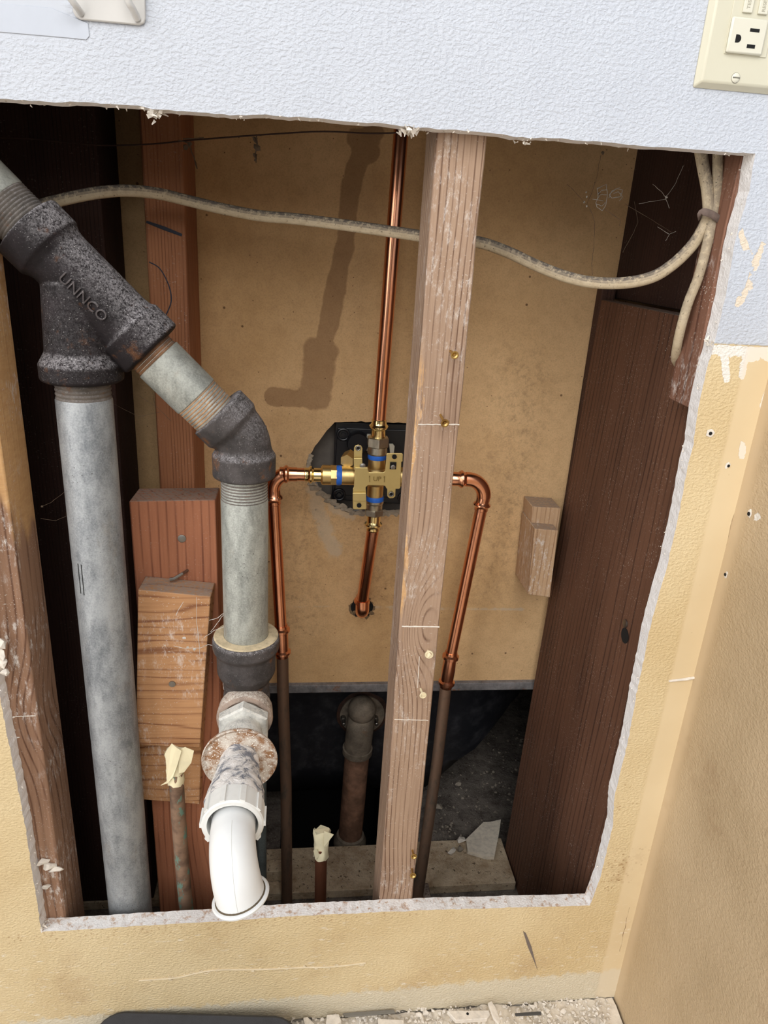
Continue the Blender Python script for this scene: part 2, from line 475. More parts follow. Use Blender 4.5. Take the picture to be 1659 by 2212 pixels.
M_iron = castiron('cast_iron', (26, 23, 24), .8, .4); M_iron2 = castiron('cast_iron_elbow', (54, 51, 50), .6, .6)
M_ironpale = castiron('plaster_dusted_iron', (120, 106, 96), 1.0, .5, (222, 214, 202))
M_zinc = castiron('plaster_dusted_zinc', (150, 150, 146), .9, .05, (226, 222, 212))
_n = NT('rusty_ring_metal', .8); _c = _n.mix(_n.step(_n.noise(90, 5, .7), .40, .62), (146, 106, 72), (205, 196, 184)); _c = _n.mix(_n.step(_n.noise(600, 2), .58, .66), _c, (236, 232, 224)); _n.color(_c); _n.bump(_n.noise(300, 4), .5, .001); M_rust = _n.m
_n = NT('plaster_wrap', .85); _a = _n.noise(1, 6, .7, .8, vec=_n.scale((90, 90, 90))); _c = _n.mix(_n.step(_a, .40, .56), (128, 132, 142), (236, 232, 228)); _n.color(_c); _n.bump(_a, .9, .004); M_wrap = _n.m
M_pvc = plain('white_pvc', (226, 228, 228), .35, var=.06, sc=40); M_pvcd = plain('white_pvc_nut', (226, 226, 222), .4, var=.12, sc=80)
M_cop = metal('bright_copper', (240, 172, 136), .2, wear=.25, dark=(150, 82, 56)); M_copo = metal('tarnished_copper', (128, 102, 84), .5, dark=(80, 78, 70), wear=.8, m=.6)
_n = NT('verdigris_copper', .6, .5); _a = _n.noise(1, 5, .7, vec=_n.scale((90, 90, 40))); _c = _n.mix(_n.step(_n.noise(60, 4), .35, .7), (156, 128, 106), (112, 90, 76)); _c = _n.mix(_n.step(_a, .55, .61), _c, (116, 148, 134)); _n.color(_c); _n.bump(_a, .2, .0005); M_verd = _n.m
M_brass = metal('shiny_brass', (250, 228, 168), .16, wear=.12, dark=(140, 110, 50)); M_brassm = metal('cast_brass', (226, 198, 138), .38, wear=.3, dark=(110, 84, 44))
M_brk = metal('gold_bracket', (228, 206, 142), .4, wear=.12, dark=(150, 128, 70), scale=20, m=.85); M_nick = metal('grey_union_nut', (198, 190, 172), .35, wear=.5, dark=(90, 84, 70))
M_blue = plain('blue_tape', (38, 108, 214), .5, var=.3, sc=200); M_black = plain('black_plastic', (24, 25, 30), .38, var=.2, sc=30)
M_rubber = plain('dark_rubber', (58, 60, 66), .75, var=.3, bump=.5, bsc=900)
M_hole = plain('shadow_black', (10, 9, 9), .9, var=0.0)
M_tile = plain('grey_substrate', (120, 112, 104), .85, var=.3, bump=.2)
M_screw = metal('yellow_screw', (200, 170, 108), .35, wear=.6, dark=(110, 70, 40)); M_steel = metal('dull_steel', (150, 146, 140), .4, wear=.4, dark=(70, 68, 66))
M_plate = plain('almond_plastic', (203, 199, 178), .35, var=.04, sc=20); M_plate2 = plain('almond_face', (212, 209, 192), .3, var=.04, sc=20)
M_lug = plain('beige_metal', (196, 194, 190), .4, var=.08, sc=30)
M_patch = plain('white_paint_smooth', (184, 190, 200), .5, var=.05)
M_tape = plain('masking_tape', (232, 222, 186), .65, var=.12, bump=.3, bsc=250)
M_web = plain('cobweb_silk', (190, 184, 176), .9, var=.2); M_webd = plain('dusty_web', (104, 88, 72), .95, var=.4)
M_plas = plain('plaster_bits', (226, 218, 206), .9, var=.3, bump=.5, sc=150)
M_plasd = plain('grimy_plaster', (150, 140, 126), .95, var=.4, bump=.5, sc=150)
M_wire = plain('dark_wire', (62, 40, 32), .8, var=.4)

def cable_mat():
    n = NT('dusty_cable', .85, spec=.2)
    up = n.step(n.normz(), -.35, .55)
    c = n.mix(n.noise(160, 4), (200, 186, 160), (168, 150, 122))
    d = n.math('MULTIPLY', up, n.step(n.noise(240, 5, .7), .30, .55))
    c = n.mix(n.math('MULTIPLY', d, .95), c, (92, 85, 80))
    c = n.mix(n.math('MULTIPLY', n.step(n.noise(500, 4, .7), .60, .68), .8), c, (52, 46, 40))
    n.color(c); n.bump(n.noise(400, 4), .5, .0008); return n.m
M_cable = cable_mat()
def board_mat():
    n = NT('brown_backboard', .78, spec=.2)
    a = n.noise(4, 4, .6); b = n.noise(60, 5, .7); fine = n.noise(650, 3, .6)
    c = n.mix(n.step(a, .3, .75), (220, 184, 138), (198, 160, 112))
    c = n.mix(n.math('MULTIPLY', n.step(b, .4, .7), .16), c, (140, 106, 70))
    c = n.mix(n.math('MULTIPLY', n.step(fine, .4, .75), .22), c, (120, 88, 54))
    st = n.attr('stain')
    s = n.math('ADD', st, n.math('MULTIPLY', n.math('SUBTRACT', n.noise(26, 4, .6), .5), .55))
    c = n.mix(n.math('MULTIPLY', n.step(s, .47, .58), .50), c, (104, 68, 46))
    mo = n.math('MULTIPLY', n.attr('mould'), n.step(n.noise(95, 6, .85), .44, .70))
    c = n.mix(n.math('MULTIPLY', mo, .42), c, (74, 60, 46))
    sp = n.math('SUBTRACT', 1.0, n.step(n.vor(30, vec=n.scale((1, 1, 1))), .035, .06))
    sp = n.math('MULTIPLY', sp, n.step(n.noise(11, 2), .36, .44))
    sp2 = n.math('MULTIPLY', n.math('SUBTRACT', 1.0, n.step(n.vor(85), .04, .08)), n.step(n.noise(23, 2), .44, .5))
    c = n.mix(n.math('MULTIPLY', n.math('MAXIMUM', sp, sp2), .75), c, (70, 40, 24))
    sc = n.attr('scuff')
    c = n.mix(n.math('MULTIPLY', n.step(n.math('ADD', sc, n.math('MULTIPLY', n.math('SUBTRACT', b, .5), 1.2)), .45, .8), .55), c, (196, 182, 160))
    n.color(c); n.bump(n.math('ADD', fine, n.math('MULTIPLY', n.noise(18, 2), 4)), .12, .0008); return n.m
M_back = board_mat()
def dirt_mat(name, a=(108, 100, 92), b=(70, 63, 58)):
    n = NT(name, .95, spec=.1)
    c = n.mix(n.step(n.noise(30, 6, .75), .35, .7), a, b)
    c = n.mix(n.step(n.noise(420, 3, .6), .62, .70), c, (186, 178, 168))
    c = n.mix(n.math('MULTIPLY', n.step(n.noise(160, 4, .7), .60, .66), .8), c, (52, 36, 28))
    n.color(c); n.bump(n.noise(120, 6, .75), .9, .004); return n.m
M_dirt = dirt_mat('dusty_ground', (128, 120, 112), (78, 71, 66)); M_sill = dirt_mat('dusty_plate_wood', (214, 196, 168), (168, 144, 116))
_n = NT('tub_black', .45, .2); _c = _n.mix(_n.step(_n.noise(30, 5, .7), .45, .75), (30, 31, 36), (60, 60, 64)); _n.color(_c); _n.bump(_n.noise(200, 4), .3, .001); M_tub = _n.m
M_rim = castiron('tub_rim_grey', (92, 90, 90), .3, .8)
M_drain = castiron('drain_brass_tarnished', (92, 84, 74), .35, .35, (150, 140, 124)); M_drain2 = castiron('drain_tube_brown', (98, 74, 60), .2, .3)
M_rust2 = castiron('rust_patch', (48, 34, 28), .2, .5)

# ------------------------------------------------------------------ fields on walls
def seg_d(p, pts):
    best = 9
    for a, b in zip(pts[:-1], pts[1:]):
        dx, dy = b[0] - a[0], b[1] - a[1]; L = dx * dx + dy * dy
        t = 0 if L == 0 else max(0, min(1, ((p[0] - a[0]) * dx + (p[1] - a[1]) * dy) / L))
        d = math.hypot(p[0] - a[0] - t * dx, p[1] - a[1] - t * dy); best = min(best, d)
    return best
def jagged(pts, step=.006, amp=.0012, seed=1, closed=True):
    out = []; k = len(pts)
    for i in range(k if closed else k - 1):
        a = Vector(pts[i]); b = Vector(pts[(i + 1) % k]); m = max(1, int((b - a).length / step)); d = (b - a)
        nn = Vector((-d.y, d.x)); nn = nn.normalized() if nn.length else nn
        for j in range(m):
            q = a + d * (j / m)
            w_ = mnoise.noise(V(q.x * 140, q.y * 140, seed)) * amp + mnoise.noise(V(q.x * 30, q.y * 30, seed + 5)) * amp * .8
            out.append(q + nn * (w_ if j else 0))
    return out
def grid_with_hole(x0, x1, z0, z1, hole, step, fld):
    """triangulated (x,z) sheet with a polygon hole; returns verts2d, faces, boundary index loop"""
    pts = []; 
    nh = len(hole)
    pts += [Vector((h[0], h[1])) for h in hole]
    edges = [(i, (i + 1) % nh) for i in range(nh)]
    nx = int((x1 - x0) / step); nz = int((z1 - z0) / step)
    H = np.array([(h[0], h[1]) for h in hole]); A = H; B = np.roll(H, -1, 0); D = B - A; LL = (D ** 2).sum(1) + 1e-12
    def inside(x, z):
        c = ((A[:, 1] > z) != (B[:, 1] > z)); 
        with np.errstate(divide='ignore', invalid='ignore'):
            xi = A[:, 0] + (z - A[:, 1]) * D[:, 0] / np.where(D[:, 1] == 0, 1e-9, D[:, 1])
        return bool(np.count_nonzero(c & (x < xi)) % 2)
    def near(x, z):
        t = np.clip(((x - A[:, 0]) * D[:, 0] + (z - A[:, 1]) * D[:, 1]) / LL, 0, 1)
        return np.sqrt(((x - A[:, 0] - t * D[:, 0]) ** 2 + (z - A[:, 1] - t * D[:, 1]) ** 2).min())
    for i in range(nx + 1):
        for j in range(nz + 1):
            x = x0 + (x1 - x0) * i / nx; z = z0 + (z1 - z0) * j / nz
            if near(x, z) < step * .45: 
                if 0 < i < nx and 0 < j < nz: continue
            if inside(x, z): continue
            pts.append(Vector((x, z)))
    vo, eo, fo, ov, oe, of = geometry.delaunay_2d_cdt(pts, edges, [], 0, 1e-7)
    fs = []
    for f in fo:
        cx_ = sum(vo[i].x for i in f) / 3; cz_ = sum(vo[i].y for i in f) / 3
        if not inside(cx_, cz_): fs.append(tuple(f))
    at = {k: [0.0] * len(vo) for k in fld}
    for i, v in enumerate(vo):
        for k, fn in fld.items(): at[k][i] = float(fn(v.x, v.y))
    loop = [None] * nh
    for i, o in enumerate(ov):
        for q in o:
            if q < nh: loop[q] = i
    return vo, fs, at, loop
def pw(px, py, Y=0):
    q = P(px, py, Y); return (q.x, q.z)

# opening outline (front face of the wall sheet)
open_px = [(89.5, 2013), (239, 2004), (398, 1994), (530, 1987), (652, 1978), (914, 1966), (1160, 1959), (1274, 1956),
           (1296, 1899), (1323, 1789), (1329, 1712), (1356, 1603), (1378, 1482), (1405, 1356), (1422, 1290), (1438, 1236),
           (1460, 1142), (1477, 1055), (1487, 1000), (1495, 972), (1507, 894), (1524, 809), (1541, 752), (1568, 640), (1588, 521), (1619, 413), (1632, 332),
           (1500, 323), (1371, 313), (1240, 303), (1100, 293), (885, 272), (640, 252), (480, 246), (330, 236), (300, 228), (0, 213), (-150, 206)]
hole = [pw(*q) for q in open_px] + [(-.272, .62), (-.273, .447), (-.268, .309)]
hole = jagged(hole, .005, .0011, 3)

crack_l = [pw(1610, 1030), pw(1600, 1085), pw(1585, 1120), pw(1560, 1235), pw(1520, 1390), pw(1505, 1450)]
crack_2 = [pw(1430, 1790), pw(1400, 1900)]
mould_c = [(pw(1350, 1870), .022), (pw(1330, 1900), .016), (pw(1380, 1850), .012), (pw(1350, 1700), .004), (pw(1375, 1735), .004), (pw(1340, 1742), .004)]
bare_w = [[pw(1600, 500), pw(1612, 540)], [pw(1650, 530), pw(1625, 590), pw(1612, 630), pw(1595, 660)], [pw(1640, 540), pw(1628, 575)], [pw(1620, 620), pw(1590, 655)]]
bare_b = [[pw(1560, 757), pw(1600, 760)], [pw(1640, 770), pw(1610, 775)], [pw(1608, 775), pw(1602, 815)], [pw(1604, 960), pw(1603, 985)], [pw(1655, 980), pw(1640, 1010)], [pw(1565, 765), pw(1570, 820)],
          [pw(1655, 770), pw(1690, 790)], [pw(1655, 850), pw(1648, 880)]]
def f_bare(x, z):
    if x < .2: return 0
    d = min(seg_d((x, z), s) / .0030 for s in bare_w) if z > ZW - .002 else min(min(seg_d((x, z), s) / .0036 for s in bare_b), abs(z - ZW + .005) / .005)
    return max(0, 1 - d * .5)
def f_crack(x, z):
    if x < .25: return 0
    return max(0, 1 - min(seg_d((x, z), crack_l), seg_d((x, z), crack_2)) / .006)
def f_mould(x, z):
    if x < .2: 
        d = abs(z - .150 - x * .02); return max(0, .42 - d * 30) if z < .16 else 0
    return max([0] + [1 - math.hypot(x - c[0], z - c[1]) / (r * 1.5) for c, r in mould_c])
def f_skim(x, z):
    return max(0, min(1, (x - .383) / .012)) if z < ZW else 0
def f_smooth(x, z):
    if x < -.15 and z > .985: return max(0, min(1, (z - .985) / .01)) * max(0, min(1, (-.155 - x) / .01))
    return 0
vo, fs, at, loop = grid_with_hole(-.50, .415, -.02, 1.30, hole, .005, {'bare': f_bare, 'crack': f_crack, 'mould': f_mould, 'skim': f_skim, 'smooth': f_smooth})
mb = MB()
# jagged broken foot of the sheet
def zfoot(x, z):
    if z < -.0195: return -.018 + .010 * abs(mnoise.noise(V(x * 25, 0, 3))) + .004 * mnoise.noise(V(x * 90, 0, 8))
    return z
mb.add([(v.x, 0, zfoot(v.x, v.y) if v.y < -.0195 else (max(v.y, -.006) if v.y < 0 else v.y)) for v in vo], fs)
wf = obj('wall_front', mb, M_wall, origin=(0, 0, 0), smooth=0, attrs=at)
me = wf.data
if me.polygons[0].normal.y > 0: me.flip_normals()
struct(wf, 'white over ochre textured wall sheet with a large rectangular cut opening')
# the same sheet continuing beyond the view
mb = MB().add([(-1.4, 0, -.015), (-.50, 0, -.015), (-.50, 0, 1.30), (-1.4, 0, 1.30)], [(0, 1, 2, 3)]).add([(-1.4, 0, 1.30), (.415, 0, 1.30), (.415, 0, 1.9), (-1.4, 0, 1.9)], [(0, 1, 2, 3)])
struct(obj('wall_front', mb, M_wall, origin=(0, 0, 0), smooth=0, fix=False))
def crack(px, r, seed):
    pts_ = []
    for a, b in zip(px[:-1], px[1:]):
        m = max(2, int(math.hypot(b[0] - a[0], b[1] - a[1]) / 5))
        for i in range(m):
            x = a[0] + (b[0] - a[0]) * i / m; y = a[1] + (b[1] - a[1]) * i / m
            pts_.append(P(x + 2.2 * mnoise.noise(V(x * .09, y * .09, seed)), y, .0001))
    obj('paint_crack', MB().tube(pts_, [r * (.25 + 1.5 * abs(mnoise.noise(p * 90))) for p in pts_], 5), plain('crack_brown', (112, 80, 50), .9), wf)
crack([(1646, 905), (1632, 960), (1618, 1010), (1608, 1046)], .0006, 1)
crack([(1602, 1090), (1590, 1140), (1574, 1190), (1562, 1240)], .0007, 2)
crack([(1562, 1240), (1545, 1300), (1530, 1370), (1515, 1430), (1504, 1480)], .0006, 3)
crack([(1440, 1700), (1425, 1770), (1410, 1850), (1400, 1900)], .0004, 4)
crack([(1360, 1960), (1348, 2010), (1338, 2060)], .0004, 5)
# cut edge of the sheet
T = .0165
mb = MB()
nh = len(hole); vs = []; fq = []
for i, h in enumerate(hole):
    j = .0008 * mnoise.noise(V(h[0] * 200, h[1] * 200, 9))
    vs += [(h[0], 0, h[1]), (h[0] + j, T * .5, h[1] + j), (h[0], T, h[1])]
for i in range(nh):
    a = i * 3; b = ((i + 1) % nh) * 3
    fq += [(a, b, b + 1, a + 1), (a + 1, b + 1, b + 2, a + 2)]
mb.add(vs, fq)
e = obj('cut_edge', mb, M_gypd, wf, smooth=0)
# back paper of the sheet
mb = MB()
vs = []; fq = []
for i, h in enumerate(hole):
    q = Vector((h[0], h[1])); c = Vector((.045, .55)); o_ = q + (q - c) * .9
    vs += [(h[0], T, h[1]), (o_.x, T, o_.y)]
for i in range(nh):
    a = i * 2; b = ((i + 1) % nh) * 2; fq.append((a, b, b + 1, a + 1))
mb.add(vs, fq); obj('back_paper', mb, M_tile, wf, smooth=0)

# right side wall
def sheet(name, fn, n1, n2, mat, fld=None):
    vs = []; fs_ = []
    for i in range(n1 + 1):
        for j in range(n2 + 1): vs.append(fn(i / n1, j / n2))
    for i in range(n1):
        for j in range(n2):
            a = i * (n2 + 1) + j; fs_.append((a, a + n2 + 1, a + n2 + 2, a + 1))
    at_ = {k: [float(f(*v)) for v in vs] for k, f in (fld or {}).items()}
    return obj(name, MB().add(vs, fs_), mat, origin=(0, 0, 0), smooth=0, attrs=at_, fix=False)
wr = sheet('wall_right', lambda a, b: (.415, -1.1 * a ** 1.3, -.022 + 1.92 * b), 90, 200, M_wallR,
           {'bare': lambda x, y, z: max(0, 1 - seg_d((y, z), [(-.03, .66), (-.045, .655)]) / .006) if z < .8 else 0,
            'crack': lambda x, y, z: 0, 'mould': lambda x, y, z: 0, 'smooth': lambda x, y, z: 0,
            'skim': lambda x, y, z: max(0, 1 - (-y) / .03)})
if wr.data.polygons[0].normal.x > 0: wr.data.flip_normals()
struct(wr, 'tan stippled side wall at the right corner')

# room floor
fl = obj('floor', MB().add([(-1.2, .016, -.022), (.415, .016, -.022), (.415, -1.6, -.022), (-1.2, -1.6, -.022)], [(0, 1, 2, 3)]), dirt_mat('plaster_littered_floor', (222, 212, 198), (186, 172, 154)), origin=(0, 0, 0), smooth=0)
struct(fl, 'floor covered in pale plaster dust')

# cavity ground with the plumbing pit
mb = MB()
gx0, gx1 = -.45, .9
g0, g1 = P(608, 1862, 0), None
zg = -.10
hx0 = PZ(606, 1800, zg).x; hx1 = PZ(850, 1800, zg).x; hy0 = .336; hy1 = .62
def quad(x0, x1, y0, y1): mb.add([(x0, y0, zg), (x1, y0, zg), (x1, y1, zg), (x0, y1, zg)], [(0, 1, 2, 3)])
quad(gx0, hx0, .017, 1.1); quad(hx1, gx1, .017, 1.1); quad(hx0, hx1, .017, hy0); quad(hx0, hx1, hy1, 1.1)
o = obj('floor', mb, M_dirt, origin=(0, 0, 0), smooth=0); struct(o, 'grimy floor inside the wall with a dark pit')
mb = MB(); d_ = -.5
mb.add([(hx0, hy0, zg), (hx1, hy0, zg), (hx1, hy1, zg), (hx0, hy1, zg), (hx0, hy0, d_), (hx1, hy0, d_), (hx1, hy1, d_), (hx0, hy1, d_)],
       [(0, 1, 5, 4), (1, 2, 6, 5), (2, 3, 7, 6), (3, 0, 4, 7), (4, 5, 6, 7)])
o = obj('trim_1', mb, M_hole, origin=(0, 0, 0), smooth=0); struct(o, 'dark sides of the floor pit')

# brown backboard with valve cut-out
YB = .33
vh = [(723, 912), (760, 911), (880, 914), (955, 916), (950, 1106), (880, 1108), (800, 1112), (757, 1106), (722, 1095), (705, 1080), (692, 1064), (680, 1040), (664, 1022), (662, 1002), (668, 985), (680, 964), (700, 938), (714, 922)]
bh = jagged([pw(*q, YB) for q in vh], .006, .0016, 11)
stain = [[pw(*q, YB) for q in s] for s in ([(805, 285), (770, 360), (755, 420), (745, 520), (728, 600), (712, 690), (690, 770)], [(690, 760), (680, 850)], [(690, 850), (640, 862), (590, 858)], [(770, 300), (800, 330)])]
stw = [.012, .022, .012, .012]
tube_m = [[pw(*q, YB) for q in s] for s in ([(690, 1110), (640, 1200), (640, 1330)], [(790, 1130), (850, 1290)], [(640, 1040), (700, 1130)], [(1130, 800), (1100, 1100), (1050, 1250)])]
scf = [[pw(*q, YB) for q in s] for s in ([(680, 1060), (700, 1140), (720, 1190)], [(610, 1312), (735, 1312)], [(800, 1312), (1130, 1316)], [(715, 1098), (760, 1115)])]
scw = [.014, .0022, .0030, .008]
def f_stain(x, z):
    return max(max(0, 1 - seg_d((x, z), s) / (w_ * 2)) for s, w_ in zip(stain, stw))
def f_m2(x, z):
    return min(1, max([max(0, 1 - seg_d((x, z), s) / .075) for s in tube_m]))
def f_sc(x, z):
    return max(max(0, 1 - seg_d((x, z), s) / (w_ * 2)) for s, w_ in zip(scf, scw))
vo, fs, at, loop = grid_with_hole(-.50, .50, .2315, 1.35, bh, .005, {'stain': f_stain, 'mould': f_m2, 'scuff': f_sc})
wb_ = obj('wall_back', MB().add([(v.x, YB, v.y) for v in vo], fs), M_back, origin=(0, 0, 0), smooth=0, attrs=at)
if wb_.data.polygons[0].normal.y > 0: wb_.data.flip_normals()
struct(wb_, 'brown hardboard back of the neighbouring wall, water stained')
vs = []; fq = []; nb = len(bh)
for i, h in enumerate(bh):
    vs += [(h[0], YB, h[1]), (h[0], YB + .012, h[1])]
for i in range(nb):
    a = i * 2; b = ((i + 1) % nb) * 2; fq.append((a, b, b + 1, a + 1))
obj('cutout_edge', MB().add(vs, fq), M_gyps, wb_, smooth=0)
mb = MB(); mb.box((-.45, YB + .045, .25), (.45, YB + .06, 1.3))
o = obj('wall_back', mb, M_tile, origin=(0, 0, 0)); struct(o, 'grey backing seen through the valve hole')
# broken paper around the lower rim of the hole
# dark hollow beyond: unseen cap added over the cavity to block light
o = obj('light_cap', MB().box((-.6, .0165, 1.28), (.6, 1.2, 1.32)), M_darkL, origin=(0, 0, 0)); struct(o)
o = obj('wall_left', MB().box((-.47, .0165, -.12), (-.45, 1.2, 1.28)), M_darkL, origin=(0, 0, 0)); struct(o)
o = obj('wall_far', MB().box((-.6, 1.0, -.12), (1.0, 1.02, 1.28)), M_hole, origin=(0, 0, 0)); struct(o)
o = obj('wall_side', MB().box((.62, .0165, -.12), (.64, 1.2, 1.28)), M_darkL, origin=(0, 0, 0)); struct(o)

# ------------------------------------------------------------------ timber
def timber(name, a, b, mat, label, cat='wooden stud', bevel=.0015):
    o = obj(name, MB().box(a, b), mat, bevel=bevel); tag(o, label, cat); return o
SF = .017
# centre stud, slightly uneven left edge
mb = MB()
zs = [-.099 + i * .045 for i in range(26)]
rows = []
for z in zs:
    lf = .1035 + .0012 * mnoise.noise(V(0, 0, z * 12)); rf = .1425 + .0010 * mnoise.noise(V(4, 0, z * 14))
    ch = .004 if .45 < z < .8 else .0012
    rows.append([(lf + ch, SF, z), (rf - .001, SF, z), (rf, SF + .001, z), (rf + .001, SF + .056, z), (lf, SF + .056, z), (lf - .0005, SF + ch, z)])
vs = [p for r_ in rows for p in r_]; k = 6; fq = [(5, 4, 3, 2, 1, 0), tuple(range(len(vs) - 6, len(vs)))]
for i in range(len(rows) - 1):
    for j in range(k): fq.append((i * k + j, i * k + (j + 1) % k, (i + 1) * k + (j + 1) % k, (i + 1) * k + j))
cst = obj('timber_stud', MB().add(vs, fq), M_center); tag(cst, 'greyish brown wooden stud standing in the middle of the opening with nails in its face', 'wooden stud')
ost = obj
mb = MB().hexa([(-.290, SF, -.1), (-.2475, SF, -.1), (-.2465, SF + .054, -.1), (-.290, SF + .054, -.1)], [(-.290, SF, .853), (-.249, SF, .853), (-.248, SF + .054, .853), (-.290, SF + .054, .853)])
lst = obj('timber_stud', mb, M_left, bevel=.002); tag(lst, 'sawn brown wooden stud at the left edge of the opening', 'wooden stud')
timber('timber_stud', (-.164, .236, -.084), (-.1225, .328, 1.278), M_orange, 'tall reddish stud against the brown backboard with pencil marks', bevel=.002)
ost = [o for o in COL.objects if o.get('label', '').startswith('tall reddish')][0]
# pencil marks on it
mb = MB(); mb.tube([P(316, 479, .2355), P(354, 493, .2355), P(393, 508, .2355)], [.0014, .0022, .0016], 6, flat=.2, flatdir=(0, 1, 0))
mb.tube(catmull([P(322, 566, .2355), P(345, 580, .2355), P(364, 615, .2355), P(370, 650, .2355), P(358, 682, .2355)], 5), .0007, 6, flat=.3, flatdir=(0, 1, 0))
obj('pencil_mark', mb, plain('pencil_blue', (34, 40, 58), .6), ost)
timber('timber_board', (-.448, .242, -.084), (-.208, .328, 1.278), M_darkL, 'very dark brown board behind the left drain pipe', 'wooden board')
# flat red-brown stud (short) beside the drain
zA = .618
mb = MB().hexa([(-.166, .10, -.1), (-.082, .10, -.1), (-.080, .138, -.1), (-.166, .138, -.1)], [(-.168, .10, zA - .003), (-.0825, .10, zA), (-.082, .138, zA + .001), (-.166, .138, zA - .002)])
ba = obj('wood_block', mb, M_blockA, bevel=.0015); tag(ba, 'upright red-brown timber with dusty top and round nail head, behind the two small plywood pieces', 'wood block')
obj('nail_head', MB().lathe(P(393, 1163, .1), (0, -1, 0), [(0, .0042), (.001, .0042), (.0014, .003)], 20), M_steel, ba)
q = P(405, 1232, .1)
obj('bent_nail', MB().tube([q, q + V(-.004, -.008, .0), q + V(-.012, -.012, -.004), q + V(-.016, -.012, -.005)], [.0016, .0016, .0018, .0022], 8), M_steel, ba)
def slab4(px, Yf, Yb):
    f_ = [P(*p, Yf) for p in px]; b_ = [V(p.x + .001, Yb, p.z) for p in f_]
    return MB().hexa([f_[3], f_[2], b_[2], b_[3]], [f_[0], f_[1], b_[1], b_[0]])
bb = obj('wood_block', slab4([(298, 1274), (455, 1289), (432, 1616), (293, 1609)], .067, .099), M_ply, bevel=.001); tag(bb, 'small plywood piece nailed on front of the red-brown timber, upper of the two', 'wood block')
obj('nail_head', MB().lathe(P(372, 1477, .067), (0, -1, 0), [(0, .0035), (.001, .0035)], 16), M_steel, bb)
bc = obj('wood_block', slab4([(298, 1590), (435, 1595), (431, 1738), (300, 1727)], .0835, .0995), M_ply, bevel=.001); tag(bc, 'lower plywood piece set back beneath the upper one, behind the taped pipe stub', 'wood block')
# right-hand framing
mb = MB().hexa([(.371, SF, -.1), (.40, SF, -.1), (.40, .31, -.1), (.364, .31, -.1)], [(.376, SF, .822), (.40, SF, .822), (.40, .31, .822), (.379, .31, .822)])
o = obj('timber_board', mb, M_darkR, bevel=.001); tag(o, 'wide reddish dark board lining the right side of the cavity', 'wooden board'); rb = o
mb = MB().lathe(PX(1352, 1347, .3725), (-1, 0, 0), [(0, .0048), (.0015, .0048), (.002, .004)], 18); obj('nail_head', mb, M_steel, rb)
mb = MB().lathe(PX(1350, 1373, .3725), (-1, 0, 0), [(0, .009), (.0004, .009)], 18); obj('knot', mb, M_hole, rb)
o = timber('timber_board', (.379, .311, -.1), (.398, .328, .835), M_dark, 'narrow dark strip between the brown backboard and wide right board', 'wooden board')
o = timber('timber_board', (.402, SF, .824), (.42, .328, 1.278), M_darkL, 'recessed dark board above the wide right board', 'wooden board')
# dusty front block by the cables
mb = MB()
fz = [(.7365, .355), (.80, .3555), (.90, .3545), (1.0, .357), (1.27, .357)]
rows = []
for i, (z, x) in enumerate(fz):
    yb = (.052, .053, .051, .046, .046)[i]
    zb = P(1445, 860, yb).z if i == 0 else z
    zf_ = P(1490, 880, SF).z if i == 0 else z
    rows.append([(x, SF, zf_), (.3715, SF, zf_), (.3715, yb, zb), (x - .0015, yb, zb)])
vs = [p for r_ in rows for p in r_]; fq = [(3, 2, 1, 0), tuple(range(len(vs) - 4, len(vs)))]
for i in range(len(rows) - 1):
    for j in range(4): fq.append((i * 4 + j, i * 4 + (j + 1) % 4, (i + 1) * 4 + (j + 1) % 4, (i + 1) * 4 + j))
o = obj('wood_block', MB().add(vs, fq), M_frameB, bevel=.0008); tag(o, 'dusty brown timber along the upper right cut edge beside the cables', 'wood block')
# pale blocks on the right
o = obj('wood_block', slab4([(1150, 1094), (1212, 1098), (1205, 1150), (1147, 1150)], .285, .328), M_light, bevel=.001); tag(o, 'small pale wood offcut, upper of the pair beside the wide dark board', 'wood block')
o = obj('wood_block', slab4([(1156, 1142), (1206, 1146), (1188, 1291), (1140, 1284)], .262, .328), M_light, bevel=.001); tag(o, 'longer pale wood offcut, lower of the pair beside the wide dark board', 'wood block')
# sole plates
ZS = -.084
xl0 = PZ(818, 1900, ZS).x; xr0 = PZ(925, 1900, ZS).x
o = timber('sole_plate', (-.44, .240, -.0995), (xl0 + .03, .328, ZS), M_sill, 'dusty tan sole plate left of the centre stud behind the drain', 'sole plate', .001)
o = timber('sole_plate', (xr0 - .012, .238, -.0995), (.3625, .330, ZS + .001), M_sill, 'dusty tan sole plate between centre stud and right dark board', 'sole plate', .001)
q = PZ(905, 1935, ZS); o = timber('wood_block', (q.x - .012, .200, -.0995), (PZ(930, 1935, ZS).x - .002, .236, ZS + .012), M_darkL, 'black stub of wood at the floor right of the centre stud', 'wood block')

# ------------------------------------------------------------------ drain
YD = .05
dr = thing('drain_pipe', (-.187, YD, -.1), 'grey galvanized drain with black wye fitting, slanting branch and forward elbow', 'drain pipe')
dg = V(1, 0, -1).normalized()     # branch direction, down to the right
dA = P(85, 515, YD); dB = P(460, 885, YD); dg = (dB - dA).normalized()
def threads(c, d, L, r, turns=9, root=.0008):
    prof = []
    for i in range(turns):
        prof += [(L * i / turns, r - root), (L * (i + .45) / turns, r), (L * (i + .55) / turns, r)]
    prof.append((L, r - root)); return MB().lathe(c, d, prof, 48)
